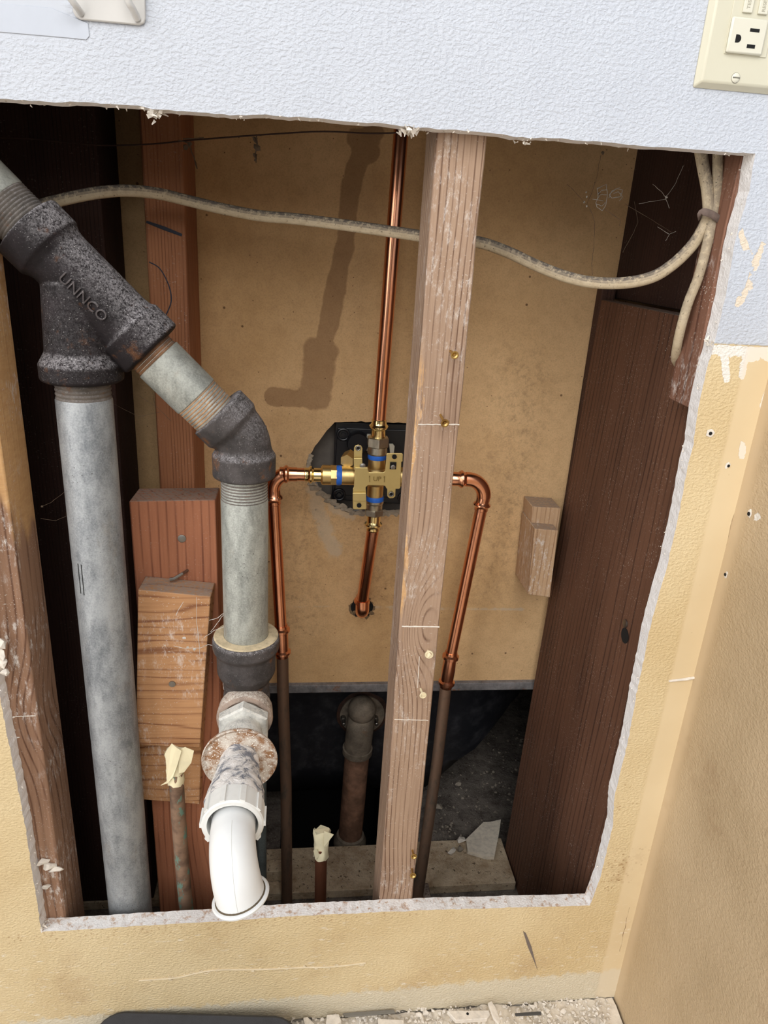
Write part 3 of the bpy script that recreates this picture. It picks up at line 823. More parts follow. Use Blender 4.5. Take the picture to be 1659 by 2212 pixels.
# straight stack
xl = P(180, 840, YD).x
zt = P(180, 862, YD).z
vp = obj('straight_pipe', MB().lathe((xl, YD, -.1), (0, 0, 1), [(0, .0238), (zt + .1, .0238), (zt + .102, .0228)], 48), M_galv, dr)
obj('pipe_thread', threads((xl, YD, zt), (0, 0, 1), .022, .0232, 6), M_thread, vp)
obj('tool_mark', MB().box((xl - .0135, YD - .0202, P(195, 1282, .03).z), (xl - .0128, YD - .0196, P(195, 1218, .03).z)).box((xl - .0102, YD - .0219, P(195, 1284, .03).z), (xl - .0094, YD - .0213, P(195, 1218, .03).z)), M_hole, vp)
# upper slanting pipe
cU = P(85, 515, YD)
up = obj('slanting_pipe', MB().lathe(cU - dg * .036, -dg, [(0, .0215), (.001, .0222), (.25, .0226)], 48), M_galv2, dr)
obj('pipe_thread', threads(cU - dg * .036, dg, .022, .0221, 8), M_thread, up)
# wye body
I = P(157, 583, YD); cL = P(303, 738, YD)
zh = P(180, 790, YD).z
mb = MB()
mb.lathe(cU - dg * .0125, dg, [(0, .0275), (.001, .0305), (.0225, .0305), (.025, .0285), (.030, .0265), (.036, .0262)], 40)
mb.lathe(cU, dg, [(0, .0262), ((cL - cU).length - .022, .0262), ((cL - cU).length - .0155, .0272), ((cL - cU).length - .0125, .0298), ((cL - cU).length + .010, .0302), ((cL - cU).length + .0115, .0275)], 40)
mb.lathe((I.x, YD, I.z - .01), (0, 0, -1), [(0, .026), (I.z - zh - .045, .0275), (I.z - zh - .022, .0285), (I.z - zh - .012, .0345), (I.z - zh + .001, .0345), (I.z - zh + .003, .031)], 40)
# web between branch and run
mb.add([V(I.x - .02, YD - .012, zh + .0), V(I.x + .035, YD - .012, zh + .002), V(cL.x - .02, YD - .012, cL.z + .01), V(I.x, YD - .012, I.z),
        V(I.x - .02, YD + .012, zh + .0), V(I.x + .035, YD + .012, zh + .002), V(cL.x - .02, YD + .012, cL.z + .01), V(I.x, YD + .012, I.z)],
       [(0, 1, 2, 3), (7, 6, 5, 4), (0, 4, 5, 1), (1, 5, 6, 2), (2, 6, 7, 3), (3, 7, 4, 0)])
wy = obj('wye_fitting', mb, M_iron, dr); remesh(wy, .0013, 2)
def textmesh(s, size, depth, fn):
    cu = bpy.data.curves.new('t', 'FONT'); cu.body = s; cu.size = size; cu.extrude = depth; cu.resolution_u = 3
    cu.align_x = 'CENTER'; cu.align_y = 'CENTER'
    ob = bpy.data.objects.new('t', cu); COL.objects.link(ob)
    dgp = bpy.context.evaluated_depsgraph_get(); me_ = bpy.data.meshes.new_from_object(ob.evaluated_get(dgp))
    vs_ = [fn(v.co) for v in me_.vertices]; fs_ = [tuple(p.vertices) for p in me_.polygons]
    bpy.data.objects.remove(ob); bpy.data.curves.remove(cu); bpy.data.meshes.remove(me_)
    return MB().add(vs_, fs_)
ctr = P(182, 643, YD - .024); perp = V(dg.z, 0, -dg.x) * -1   # up-right of the run axis
if perp.z < 0: perp = -perp
axis_pt = cU
def wrap(co):
    p = ctr + dg * co.x + perp * co.y
    off = (p - axis_pt); off.y = 0
    h = off.dot(perp)
    y = YD - math.sqrt(max(.0264 ** 2 - h * h, 1e-6))
    return V(p.x, y - .0004 - co.z, p.z)
obj('raised_lettering', textmesh('UNNCO', .0120, .0013, wrap), castiron('letter_iron', (58, 54, 54), 1.0, .3), wy)
# short slanting nipple
nA = cL + dg * .008; nB = P(487, 911, YD)
L = (nB - nA).length
np_ = obj('short_nipple', MB().lathe(nA, dg, [(0, .0205), (.012, .0205), (.0125, .0222), (L - .034, .0222), (L - .033, .0214), (L, .0212)], 48), M_galv2, dr)
obj('pipe_thread', threads(nA + dg * (L - .034), dg, .024, .0217, 8), castiron('rusty_thread', (124, 98, 74), .2, .7), np_)
obj('pipe_thread', threads(nA + dg * .003, dg, .010, .0212, 3), castiron('rusty_thread_upper', (96, 70, 50), .2, .9), np_)
# 45 degree elbow
xn = -.0495
cE = P(487, 906, YD); zE = P(528, 1004, YD).z
cor = V(xn, YD, 0); t_ = (xn - cE.x) / dg.x; cor = cE + dg * t_
mb = MB()
mb.lathe(cE - dg * .0105, dg, [(0, .0255), (.001, .0285), (.018, .0285), (.022, .026), (.026, .0245)], 40)
mb.tube(fillet(cE, cor, V(xn, YD, zE - .004), .03, 8), .0252, 32)
mb.tube([cE, cE + dg * max(.001, t_ - .012)], .0252, 32)
mb.lathe((xn, YD, zE + .020), (0, 0, -1), [(0, .0245), (.006, .0262), (.010, .0292), (.030, .0290), (.0315, .026)], 40)
el = obj('bent_elbow', mb, M_iron2, dr); remesh(el, .0012, 2)
# lugs cast on the elbow
q = P(572, 925, YD)
obj('casting_mark', MB().box((q.x - .004, YD - .006, q.z - .007), (q.x + .0015, YD + .004, q.z + .002)), M_iron2, el, bevel=.0008)
# vertical nipple
z0 = P(530, 1035, YD).z; z1 = P(530, 1375, YD).z
vn = obj('vertical_nipple', MB().lathe((xn, YD, z1 - .01), (0, 0, 1), [(0, .0222), (z0 - z1 - .01, .0222), (z0 - z1 - .009, .0216), (z0 - z1 + .02, .0214)], 48), M_galv2, dr)
obj('pipe_thread', threads((xn, YD, z0 - .020), (0, 0, 1), .020, .0219, 7), M_thread, vn)
# reducing elbow turning towards the room
ze = P(533, 1512, YD).z
mb = MB()
zf = P(535, 1378, YD).z
mb.lathe((xn, YD, zf + .004), (0, 0, -1), [(0, .027), (.0015, .0325), (.004, .0340), (.014, .0340), (.017, .0320), (.019, .0302), (.042, .0298), (.048, .027), (.056, .022)], 44)
mb.sphere((xn, YD, ze + .006), .0245, n=24, m=16)
mb.tube([(xn, YD, ze + .03), (xn, YD, ze + .004)], .0235, 28)
mb.tube([(xn, YD + .004, ze), (xn, YD - .018, ze)], .0235, 28)
te = obj('forward_elbow', mb, M_iron2, dr); remesh(te, .0013, 2)
obj('dusty_rim', MB().lathe((xn, YD, zf + .0035), (0, 0, 1), [(0, .0325), (.001, .0312), (.0012, .0225), (0, .0222)], 44, closed=True), plain('cream_dust', (208, 190, 156), .95, var=.5, bump=.5, sc=140), te)
def out(y, r): return (YD - y, r)
# outlet axis: slight drift to the left as it comes forward
oa = V(xn, YD, ze); ox = V(0, -1, 0)
cl = obj('outlet_collar', MB().lathe(oa, ox, [(.012, .0235), (.016, .0275), (.030, .0285), (.034, .0275), (.0345, .0225), (.030, .021)], 44), M_ironpale, te)
def hexprof(c, d, t0, t1, r, r2):
    return MB().lathe(c, d, [(t0, r2), (t0, r), (t1 - .002, r), (t1, r * .93), (t1, r2)], 6)
hx = obj('hex_bushing', hexprof(oa, ox, .040, .052, .0275, .018), M_zinc, dr, smooth=20)
obj('bushing_neck', MB().lathe(oa, ox, [(.028, .0185), (.055, .0185), (.060, .020), (.066, .0205), (.070, .019), (.085, .0185)], 32), M_zinc, dr)
dY = .094
rg = MB().lathe(oa, ox, [(dY - .004, .0150), (dY - .005, .031), (dY - .003, .0345), (dY, .0352), (dY + .0015, .0345), (dY - .0015, .031), (dY - .003, .015)], 52)
obj('rusty_escutcheon', rg, M_rust, dr)
mb = MB(); prof = []
for i in range(15):
    t = i / 14
    r = .0165 + .0088 * min(1, t * 1.25) + .0006 * math.sin(i * 2.2)
    prof.append((dY - .003 + t * .068, r))
mb.lathe(oa, ox, prof, 48)
mb.v = [v + V(1, 0, 0) * .0018 * mnoise.noise(v * 130) + V(0, 0, 1) * .0014 * mnoise.noise(v * 110 + V(5, 5, 5)) for v in mb.v]
obj('plaster_caked_adapter', mb, M_wrap, dr)

# PVC trap bend
tY = YD - (dY + .060)     # y of nut back
tp = thing('trap_bend', (xn, tY - .05, ze - .05), 'white plastic drain bend with slip nut curving down out of the opening', 'drain pipe')
nc = V(xn + .0005, tY, ze)
mb = MB().lathe(nc, ox, [(0, .0235), (0, .0258), (.0185, .0258), (.020, .0245), (.020, .0212), (.006, .020), (.004, .0205)], 56, closed=True)
for i in range(10):
    a = 2 * math.pi * i / 10 + .32; c_, s_ = math.cos(a), math.sin(a)
    R = Matrix.Rotation(a, 3, 'Y')
    b = [R @ V(sx_ * .0022, yy, rr) for rr in (.0245, .0272) for (sx_, yy) in ((-1, -.001), (1, -.001), (1, -.019), (-1, -.019))]
    b = [nc + v for v in b]; mb.add(b, [(3, 2, 1, 0), (4, 5, 6, 7), (0, 1, 5, 4), (1, 2, 6, 5), (2, 3, 7, 6), (3, 0, 4, 7)])
nut = obj('slip_nut', mb, M_pvcd, tp)
a_ = nc + V(0, .005, 0); b_ = nc + V(.0015, -.056, -.0015); c_ = nc + V(.0100, -.060, -.036)
path = [a_] + fillet(a_, b_, c_, .034, 16) + [c_]
rr = [.0182] * len(path); 
for i in range(len(path)): rr[i] = .0182 + .0014 * (i / len(path))
mb = MB().tube(path, rr, 40, cap=False)
dn = (path[-1] - path[-2]).normalized()
bend = obj('bent_tube', mb, M_pvc, tp); s_ = bend.modifiers.new('solid', 'SOLIDIFY'); s_.thickness = .0016; s_.offset = -1
obj('flange', MB().lathe(path[-1] - dn * .004, dn, [(0, .0188), (0, .0222), (.0012, .0232), (.003, .0226), (.0032, .0185)], 44, closed=True), M_pvc, tp)
obj('grime_line', MB().lathe(path[-1] - dn * .0052, dn, [(0, .0192), (.0013, .0206), (.0014, .0192)], 44, closed=True), plain('grime', (96, 84, 66), .9, var=.6, sc=200), tp)
seam = []
for i, p in enumerate(path[2:]):
    i += 2; t = (path[min(i + 1, len(path) - 1)] - path[i - 1]).normalized(); n_v = V(1, 0, 0).cross(t); n_v.normalize()
    if n_v.y > 0 or n_v.z < -.2: n_v = -n_v
    seam.append(p + n_v * (rr[i] - .00005))
obj('mould_seam', MB().tube(seam, .00022, 5), plain('seam_grey', (206, 206, 202), .5), tp)

# ------------------------------------------------------------------ copper supplies + valve
YV = .27
def Q(cx_, cy_, Y=YV): return P(640 + cx_ / 5.925, 880 + cy_ / 5.925, Y)     # valve close-up coordinates
u = .000596 / 5.925 * 1.0
ctr = Q(1020, 880); zax = ctr.z; xax = ctr.x
def zQ(cy_): return Q(1020, cy_).z
def xQ(cx_): return Q(cx_, 860).x
vt = thing('shower_valve', (xax, YV, zax - .06), 'gold brass four-way shower valve with bracket and blue tape on its threads', 'valve')
mb = MB()
mb.lathe((xax, YV, zQ(1140)), (0, 0, 1), [(0, .0108), (zQ(640) - zQ(1140), .0112)], 32)
mb.lathe((xQ(1390), YV, zax), (-1, 0, 0), [(0, .0125), (xQ(1390) - xQ(575), .0122)], 32)
mb.sphere((xax, YV, zax), .016, n=20, m=12)
mb.lathe((xQ(640), YV, zQ(700)), V(.3, 1, .1), [(0, .009), (.02, .009)], 6)
obj('valve_body', mb, M_brassm, vt)
# bracket
pts = [(752, 770), (915, 770), (918, 812), (930, 832), (1120, 832), (1136, 815), (1150, 690), (1155, 600), (1168, 588), (1350, 588), (1366, 600), (1362, 695), (1346, 697), (1332, 1030), (1318, 1046),
       (1272, 1046), (1268, 1140), (1240, 1164), (1195, 1166), (1166, 1140), (1164, 1046), (1152, 1035), (1135, 1003), (918, 998), (900, 1012), (888, 1028), (893, 1090), (898, 1295), (886, 1308), (738, 1306), (725, 1295), (722, 1160), (726, 1040), (738, 1020)]
yb = YV - .021
mb = MB(); 
P3 = [Q(x, y, yb) for x, y in pts]
mb.prism(P3, (0, .0022, 0))
brk = obj('mounting_bracket', mb, M_brk, vt, smooth=0)
bv = brk.modifiers.new('bevel', 'BEVEL'); bv.width = .0006; bv.segments = 2; bv.limit_method = 'ANGLE'
def arm(pts_, y0, nm='bracket_arm', th=.002):
    P3_ = [Q(x, y, y0) for x, y in pts_]
    obj(nm, MB().prism(P3_, (0, th, 0)), M_brk, brk, smooth=0, bevel=.0005)
arm([(738, 655), (740, 520), (755, 492), (795, 478), (833, 495), (848, 525), (842, 655)], yb + .008)
arm([(735, 650), (845, 650), (848, 800), (738, 800)], yb + .003)
arm([(722, 1095), (893, 1095), (896, 1200), (724, 1200)], yb - .004)
for (x, y, r, nm) in ((793, 522, .0027, 'eyelet'), (1216, 1112, .0027, 'eyelet')):
    c = Q(x, y, yb + (.007 if y < 600 else -.0015))
    obj(nm, MB().ring(c, (0, 1, 0), .0027, .0009, 20, 8), M_steel, brk); obj('bolt_hole', MB().lathe(c + V(0, -.0003, 0), (0, 1, 0), [(0, .0021), (.0006, .0021)], 16), M_hole, brk)
for (x, y) in ((1257, 634), (805, 1256)):
    c = Q(x, y, yb - .0016); obj('bolt_hole', MB().lathe(c, (0, 1, 0), [(0, .0030), (.0006, .0030)], 20), M_hole, brk)
c = Q(1240, 748, yb - .0016)
obj('slot_opening', MB().box((c.x - .0040, c.y, c.z - .0046), (c.x + .0040, c.y + .0006, c.z + .0046)), M_hole, brk, bevel=.0002)
obj('set_screw', MB().lathe(Q(1238, 765, yb - .001), (0, -1, 0), [(0, .0031), (.0008, .003), (.0012, .002)], 14), M_steel, brk)
obj('set_screw', MB().lathe(Q(848, 745, yb + .004), (0, -1, 0), [(0, .0038), (.003, .0036), (.0038, .002)], 14), M_steel, brk)
# engraved UP between arrows
ce = Q(1035, 918, yb - .0013)
def flatt(co): return V(ce.x + co.x, ce.y - co.z, ce.z + co.y)
mbt = textmesh('UP', .0085, .0001, flatt)
for sx_ in (-1, 1):
    ax = ce.x + sx_ * .0093
    mbt.tube([(ax, ce.y, ce.z - .004), (ax, ce.y, ce.z + .004)], .0003, 5); mbt.tube([(ax - .0012, ce.y, ce.z + .0022), (ax, ce.y, ce.z + .004)], .0003, 5)
obj('engraved_marking', mbt, plain('engraving', (150, 126, 72), .4, m=.6), brk)
# ports
def port(d, segs, label=None):
    # segs: (name, mat, t0, t1, profile multipliers)
    for (nm, mat, c, prof, n) in segs: obj(nm, MB().lathe(c, d, prof, n), mat, vt, smooth=30 if n > 8 else 20)
def zspan(a, b): return zQ(b) - zQ(a)
# top
z = zQ(655); h = zQ(590) - z; port((0, 0, 1), [('blue_tape', M_blue, (xax, YV, z), [(0, .0116), (h * .3, .0123), (h, .0119)], 32)])
z = zQ(600); h = zQ(500) - z; port((0, 0, 1), [('silver_collar', M_nick, (xax, YV, z), [(0, .0118), (.002, .0128), (h, .0122)], 32)])
z = zQ(500); h = zQ(375) - z; port((0, 0, 1), [('hex_nut', M_nick, (xax, YV, z), [(0, .0130), (.001, .0146), (h - .001, .0146), (h, .013)], 6)])
def press(c, d, mat, R, L, parent=None, name='press_fitting', flip=False):
    prof = [(0, R + .0008), (L * .45, R + .0008), (L * .5, R + .0016), (L * .58, R + .0032), (L * .66, R + .0034), (L * .74, R + .0016), (L * .80, R + .0008), (L * .97, R + .0009), (L, R + .0002)]
    return obj(name, MB().lathe(c, d, prof, 36), mat, parent or vt)
z = zQ(400); press((xax, YV, z), (0, 0, 1), M_brass, .0086, zQ(150) - z)
# bottom
z = zQ(1190); h = zQ(1130) - z; port((0, 0, 1), [('blue_tape', M_blue, (xax, YV, z), [(0, .0118), (h * .6, .0122), (h, .0114)], 32)])
z = zQ(1300); h = zQ(1185) - z; port((0, 0, 1), [('silver_collar', M_nick, (xax, YV, z), [(0, .0105), (h * .6, .0108), (h - .003, .0122), (h, .0120)], 32)])
z = zQ(1375); h = zQ(1295) - z; port((0, 0, 1), [('hex_nut', M_nick, (xax, YV, z), [(0, .0115), (.001, .0128), (h - .001, .0128), (h, .012)], 6)])
z = zQ(1365); press((xax, YV, z), (0, 0, -1), M_brass, .0084, z - zQ(1570))
# left
x = xQ(580); port((-1, 0, 0), [('blue_tape', M_blue, (x, YV, zax), [(0, .0122), (.002, .0130), (x - xQ(510), .0128)], 32),
     ('hex_nut', M_brassm, (xQ(515), YV, zax), [(0, .0132), (.0075, .0136), (.008, .0126)], 8), ('union_sleeve', M_brassm, (xQ(440), YV, zax), [(0, .0128), (xQ(440) - xQ(335), .0130), (xQ(440) - xQ(315), .0105)], 32)])
x = xQ(320); press((x, YV, zax), (-1, 0, 0), M_brass, .0080, x - xQ(105))
# right (partly behind the stud)
x = xQ(1370); port((1, 0, 0), [('union_sleeve', M_brassm, (x, YV, zax), [(0, .0125), (.028, .0125)], 32)])
x = xQ(1370) + .028; press((x, YV, zax), (1, 0, 0), M_brass, .0080, .036)

rc = .0082
# riser
ztop = 1.27
rt = P(866, 290, YV)
rs = thing('copper_pipe', (xax, YV, zax + .09), 'bright copper riser running up from the valve to the top edge', 'copper pipe')
tz = zQ(160)
mb = MB(); pa = V(xax, YV, tz); pb = V(rt.x, YV, rt.z); dd = (pb - pa).normalized(); mb.tube([pa, pb, pa + dd * (ztop - tz)], rc, 40)
obj('tube_length', mb, M_cop, rs)
# drop stub with elbow into the board
q = P(781, 1300, YV); ds = thing('copper_pipe', (xax, YV, q.z - .02), 'short bright copper drop below the valve ending in an elbow through the backboard', 'copper pipe')
pa = V(xax, YV, zQ(1560)); pb = P(783, 1297, .305)
obj('tube_length', MB().tube([pa, pb], rc, 36), M_cop, ds)
press(pb + V(0, 0, .006), (pb - pa).normalized(), M_cop, rc, .014, ds, 'press_collar')
cc = P(783, 1328, .303)
mb = MB().tube([pb] + fillet(pb, cc, cc + V(0, .08, 0), .0125, 10) + [cc + V(0, .08, 0)], .0098, 32)
obj('elbow_bend', mb, M_cop, ds)
# hole rim around it
q = P(782, 1313, YB - .0015)
rim = MB(); 
hp_ = []
for i in range(40):
    a = 2 * math.pi * i / 40; rr_ = .0165 + .0025 * mnoise.noise(V(math.cos(a) * 2, math.sin(a) * 2, 4))
    hp_.append(q + V(math.cos(a) * rr_, .0008, math.sin(a) * rr_))
    if i % 3 == 0: rim.chunk(q + V(math.cos(a) * rr_ * 1.0, .0015, math.sin(a) * rr_ * 1.0), .0030 + .0012 * math.sin(i * 3.7), (1.5, .3, 1.5), i)
obj('drilled_hole', MB().prism(hp_, (0, .0005, 0)), M_hole, wb_, smooth=0)
obj('torn_hole_rim', rim, plain('burnt_rim', (128, 106, 78), .95, var=.5, sc=200, bump=.5), wb_)
# left supply
lf = thing('copper_pipe', P(600, 1440, YV), 'left copper supply pipe bending from the valve down behind the drain', 'copper pipe')
pl0 = V(xQ(110), YV, zax); e1 = P(588, 1022, YV); pl2 = P(608, 1380, YV)
obj('tube_length', MB().tube([pl0, V(xQ(-30), YV, zax)], rc, 32), M_cop, lf)
press(V(xQ(10), YV, zax), (-1, 0, 0), M_cop, rc, .022, lf, 'press_collar')
arc = fillet(V(xQ(-60), YV, zax), V(e1.x, YV, zax), pl2, .02, 12)
obj('elbow_bend', MB().tube([V(xQ(-60), YV, zax)] + arc, .0092, 32), M_cop, lf)
dd = (pl2 - arc[-1]).normalized()
press(arc[-1] - dd * .004, dd, M_cop, rc, .024, lf, 'press_collar')
obj('tube_length', MB().tube([arc[-1], pl2], rc, 32), M_cop, lf)
j0 = P(607, 1350, YV); j1 = P(610, 1418, YV)
dd = (j1 - j0).normalized(); L = (j1 - j0).length
obj('press_coupling', MB().lathe(j0, dd, [(0, rc + .0008), (.004, rc + .001), (.006, rc + .0038), (.009, rc + .0038), (.011, rc + .001), (L - .011, rc + .001), (L - .009, rc + .0038), (L - .006, rc + .0038), (L - .004, rc + .001), (L, rc + .0008)], 36), M_cop, lf)
o = obj('aged_pipe', MB().tube([j1, P(612, 1520, YV), P(618, 1700, YV - .02), P(620, 1975, YV - .04)], .0083, 28), M_copo, lf)
# right supply
rf = thing('copper_pipe', P(970, 1440, YV), 'right copper supply pipe bending down to the right of the centre stud', 'copper pipe')
zr = P(1000, 1035, YV).z
pr0 = V(xQ(1370) + .06, YV, zax); x1 = P(985, 1035, YV).x
obj('tube_length', MB().tube([pr0, V(x1 + .02, YV, zr)], rc, 32), M_cop, rf)
x2 = P(990, 1035, YV).x
press(V(x2 - .012, YV, zr), (1, 0, 0), M_cop, rc, .026, rf, 'press_collar')
ec = P(1050, 1030, YV); pr2 = P(972, 1425, YV)
ar = fillet(V(x2 + .012, YV, zr), V(ec.x, YV, zr), P(1040, 1110, YV), .024, 14)
obj('elbow_bend', MB().tube([V(x2 + .010, YV, zr)] + ar, .0095, 32), M_cop, rf)
p_s = ar[-1]; dd = (pr2 - p_s).normalized()
press(p_s - dd * .003, dd, M_cop, rc, .022, rf, 'press_collar')
obj('tube_length', MB().tube([p_s, pr2], rc, 36), M_cop, rf)
j0 = P(975, 1408, YV); j1 = P(963, 1484, YV); dd = (j1 - j0).normalized(); L = (j1 - j0).length
obj('press_coupling', MB().lathe(j0, dd, [(0, rc + .0008), (.004, rc + .001), (.006, rc + .0038), (.010, rc + .0038), (.012, rc + .001), (L * .5, rc + .0016), (L - .012, rc + .001), (L - .010, rc + .0038), (L - .006, rc + .0038), (L - .004, rc + .001), (L, rc + .0008)], 36), M_cop, rf)
o = obj('aged_pipe', MB().tube([j1, P(945, 1640, YV - .01), P(925, 1780, YV - .03), P(900, 1950, YV - .06)], .0085, 28), M_copo, rf)

# black mounting plate behind the valve
yp = YB + .014
pl = [Q(500, 195, yp), Q(1640, 225, yp), Q(1600, 1250, yp), Q(1100, 1225, yp), Q(470, 1180, yp), Q(452, 1150, yp), Q(470, 950, yp)]
o = thing('mounting_plate', Q(900, 1200, yp), 'black plastic plate with screws seen through the cut hole behind the brass valve', 'plate')
obj('plate_panel', MB().prism(pl, (0, .006, 0)), M_black, o, smooth=0, bevel=.001)
obj('raised_panel', MB().prism([Q(530, 262, yp - .003), Q(1620, 300, yp - .003), Q(1590, 1180, yp - .003), Q(490, 1120, yp - .003), Q(500, 640, yp - .003)], (0, .003, 0)), M_black, o, smooth=0, bevel=.001)
for (x, y) in ((602, 348), (548, 1118), (1380, 1160)):
    c = Q(x, y, yp - .004); obj('recessed_screw', MB().ring(c, (0, 1, 0), .0075, .0018, 24, 8).lathe(c + V(0, -.002, 0), (0, 1, 0), [(0, .003), (.004, .0035)], 12), M_black, o)
c = Q(790, 470, yp - .02)
obj('rubber_boss', MB().lathe(c, (0, 1, 0), [(0, .011), (0, .0135), (.002, .0145), (.02, .0145)], 32), M_black, o)
obj('white_clip', MB().box(tuple(Q(895, 560, yp - .012)), tuple(Q(960, 335, yp - .006))), M_plate2, o, bevel=.001)
obj('white_clip', MB().prism([Q(1190, 470, yp - .012), Q(1240, 470, yp - .012), Q(1260, 500, yp - .012), Q(1250, 590, yp - .012), Q(1200, 590, yp - .012)], (0, .004, 0)), M_plate2, o, bevel=.0005)
# grey lump of putty and torn paper around the cut hole
mb = MB()
for i in range(34):
    t = i / 33; px = 672 + t * 215; py = 1046 + 62 * math.sin(min(1, t * 2.0) * math.pi / 2) + 3 * math.sin(i * 2.3)
    mb.chunk(P(px, py, YB - .0008), .0042 + .0018 * math.sin(i * 1.7) ** 2, (1.5, .45, .8), i + 50)
for i in range(12):
    t = i / 11; mb.chunk(P(672 - 6 * math.sin(t * 3), 985 + t * 55, YB - .0005), .004, (1, .5, 1.2), i + 90)
obj('torn_paper_rim', mb, plain('torn_grey_paper', (168, 156, 138), .95, var=.5, sc=160, bump=.5), wb_)

# ------------------------------------------------------------------ cables
cp = [(60, 452, .13), (120, 435, .13), (200, 418, .13), (270, 412, .14), (340, 418, .15), (400, 432, .16), (480, 451, .16), (560, 466, .16), (640, 473, .15), (720, 483, .14), (800, 494, .13), (870, 504, .12), (920, 511, .11),
      (985, 516, .10), (1045, 526, .10), (1100, 546, .095), (1160, 574, .09), (1220, 597, .08), (1280, 610, .07), (1350, 611, .06), (1410, 598, .05), (1455, 570, .044), (1492, 534, .040), (1515, 500, .038), (1530, 462, .036), (1528, 410, .038), (1519, 360, .042), (1510, 300, .045), (1505, 200, .05)]
ch = obj('electric_cable', MB().tube(catmull([P(*q) for q in cp], 5), .0053, 14, flat=.75, flatdir=(0, 1, 0)), M_cable); tag(ch, 'long dusty beige cable sagging across the cavity behind the centre stud', 'cable')
cp = [(1552, 200, .044), (1551, 300, .042), (1549, 400, .038), (1541, 460, .035), (1527, 530, .032), (1508, 600, .032), (1488, 650, .034), (1473, 700, .036), (1463, 745, .044), (1460, 775, .056), (1470, 790, .070)]
cb = obj('electric_cable', MB().tube(catmull([P(*q) for q in cp], 5), .0045, 14, flat=.8, flatdir=(0, 1, 0)), M_cable); tag(cb, 'short dusty beige cable hanging straight down along the upper right timber', 'cable')
ya = .030
st = MB().tube(catmull([P(1512, 470, .040), P(1512, 463, ya), P(1520, 458, ya - .003), P(1535, 462, ya - .003), P(1550, 471, ya - .001), P(1557, 480, .033)], 4), [.0030] * 21, 8, flat=.4, flatdir=(0, 1, 0))
o = obj('cable_strap', st, plain('strap_brown', (112, 96, 88), .9, var=.4, sc=200, bump=.4)); tag(o, 'brown strap holding the two cables together against the timber', 'strap')
# thin wire at top
cp = [(-60, 296), (60, 299), (120, 305), (230, 314), (330, 311), (400, 304), (500, 296), (600, 289), (700, 284), (800, 288), (880, 285), (960, 272)]
o = obj('thin_wire', MB().tube(catmull([P(*q, .21 - .00002 * abs(q[0])) for q in cp], 4), .0008, 6), M_wire); tag(o, 'thin dark wire strung across just beneath the top cut edge', 'wire')

# ------------------------------------------------------------------ capped stubs
def masking(c, r, h, seed, top=1.6):
    g = random.Random(seed); n = 22; k = 9; vs = []; fs_ = []
    for i in range(k):
        t = i / (k - 1)
        for j in range(n):
            a = 2 * math.pi * j / n
            rad = r * (1.12 + (top - 1.12) * max(0, t - .45) / .55) * (1 + .20 * mnoise.noise(V(math.cos(a) * 2 + seed, math.sin(a) * 2, t * 4)))
            zz = h * t + .006 * mnoise.noise(V(math.cos(a) * 2, math.sin(a) * 2 + seed, 5)) * (1 + t)
            vs.append(c + V(math.cos(a) * rad * (1 - .0 * t), math.sin(a) * rad * (1 - .45 * t), zz))
    for i in range(k - 1):
        for j in range(n): fs_.append((i * n + j, i * n + (j + 1) % n, (i + 1) * n + (j + 1) % n, (i + 1) * n + j))
    fs_.append(tuple(range((k - 1) * n, k * n)))
    return MB().add(vs, fs_)
def flap(pts_):
    n = len(pts_); return MB().prism(pts_, (0, .0005, 0))
t1 = thing('capped_pipe_stub', P(404, 1968, .048), 'old green-stained copper stub capped with torn masking tape before the plywood piece', 'pipe stub')
obj('pipe_body', MB().tube([P(380, 1668, .048), P(384, 1740, .048), P(391, 1840, .048), P(400, 1940, .047), P(418, 2110, .047)], .0080, 28), M_verd, t1)
tb = P(381, 1700, .048)
o = obj('masking_tape', masking(P(380, 1690, .048), .0080, P(380, 1622, .048).z - P(380, 1690, .048).z, 3, 1.25), M_tape, t1)
obj('tape_flap', flap([P(385, 1620, .040), P(400, 1614, .040), P(419, 1622, .040), P(413, 1648, .041), P(398, 1668, .041), P(386, 1671, .040)]), M_tape, t1, smooth=0)
obj('tape_flap', flap([P(358, 1624, .039), P(371, 1606, .039), P(380, 1614, .038), P(392, 1622, .038), P(384, 1650, .038), P(374, 1678, .038), P(362, 1692, .039), P(347, 1697, .039), P(360, 1688, .039)]), M_tape, t1, smooth=0)
t2 = thing('capped_pipe_stub', P(694, 1945, .135), 'short copper stub capped with masking tape standing in front of the left sole plate', 'pipe stub')
bx = PZ(696, 1948, .0085); 
bx = P(695, 1945, .135); tx = P(694, 1830, .135)
obj('pipe_body', MB().tube([V(tx.x + .003, .135, -.1), V(tx.x, .135, tx.z)], .0080, 28), metal('stub_copper', (176, 116, 88), .4, dark=(96, 64, 50), wear=.6, m=.8), t2)
hh = P(694, 1793, .135).z - P(694, 1850, .135).z
obj('masking_tape', masking(V(tx.x, .135, P(694, 1850, .135).z), .0085, hh, 8, 1.35), M_tape, t2)
obj('tape_flap', flap([P(700, 1795, .126), P(721, 1803, .126), P(712, 1815, .127), P(707, 1828, .127), P(700, 1830, .126)]), M_tape, t2, smooth=0)
obj('tape_flap', flap([P(677, 1838, .126), P(684, 1834, .126), P(690, 1848, .127), P(682, 1858, .127)]), M_tape, t2, smooth=0)
# grey pipe beneath the drain elbow
q = P(566, 1900, .15)
o = obj('conduit_pipe', MB().lathe((q.x, .15, -.099), (0, 0, 1), [(0, .0062), (.40, .0062), (.402, .005)], 24), galv('dark_conduit', (92, 98, 96), (60, 64, 62), 9.0)); tag(o, 'slim dark grey pipe standing behind the white drain bend', 'pipe')

# ------------------------------------------------------------------ bathtub and its waste
tb_ = thing('bathtub', (.2, .42, 0), 'black underside of a bathtub showing below the brown backboard', 'bathtub')
ty = .405
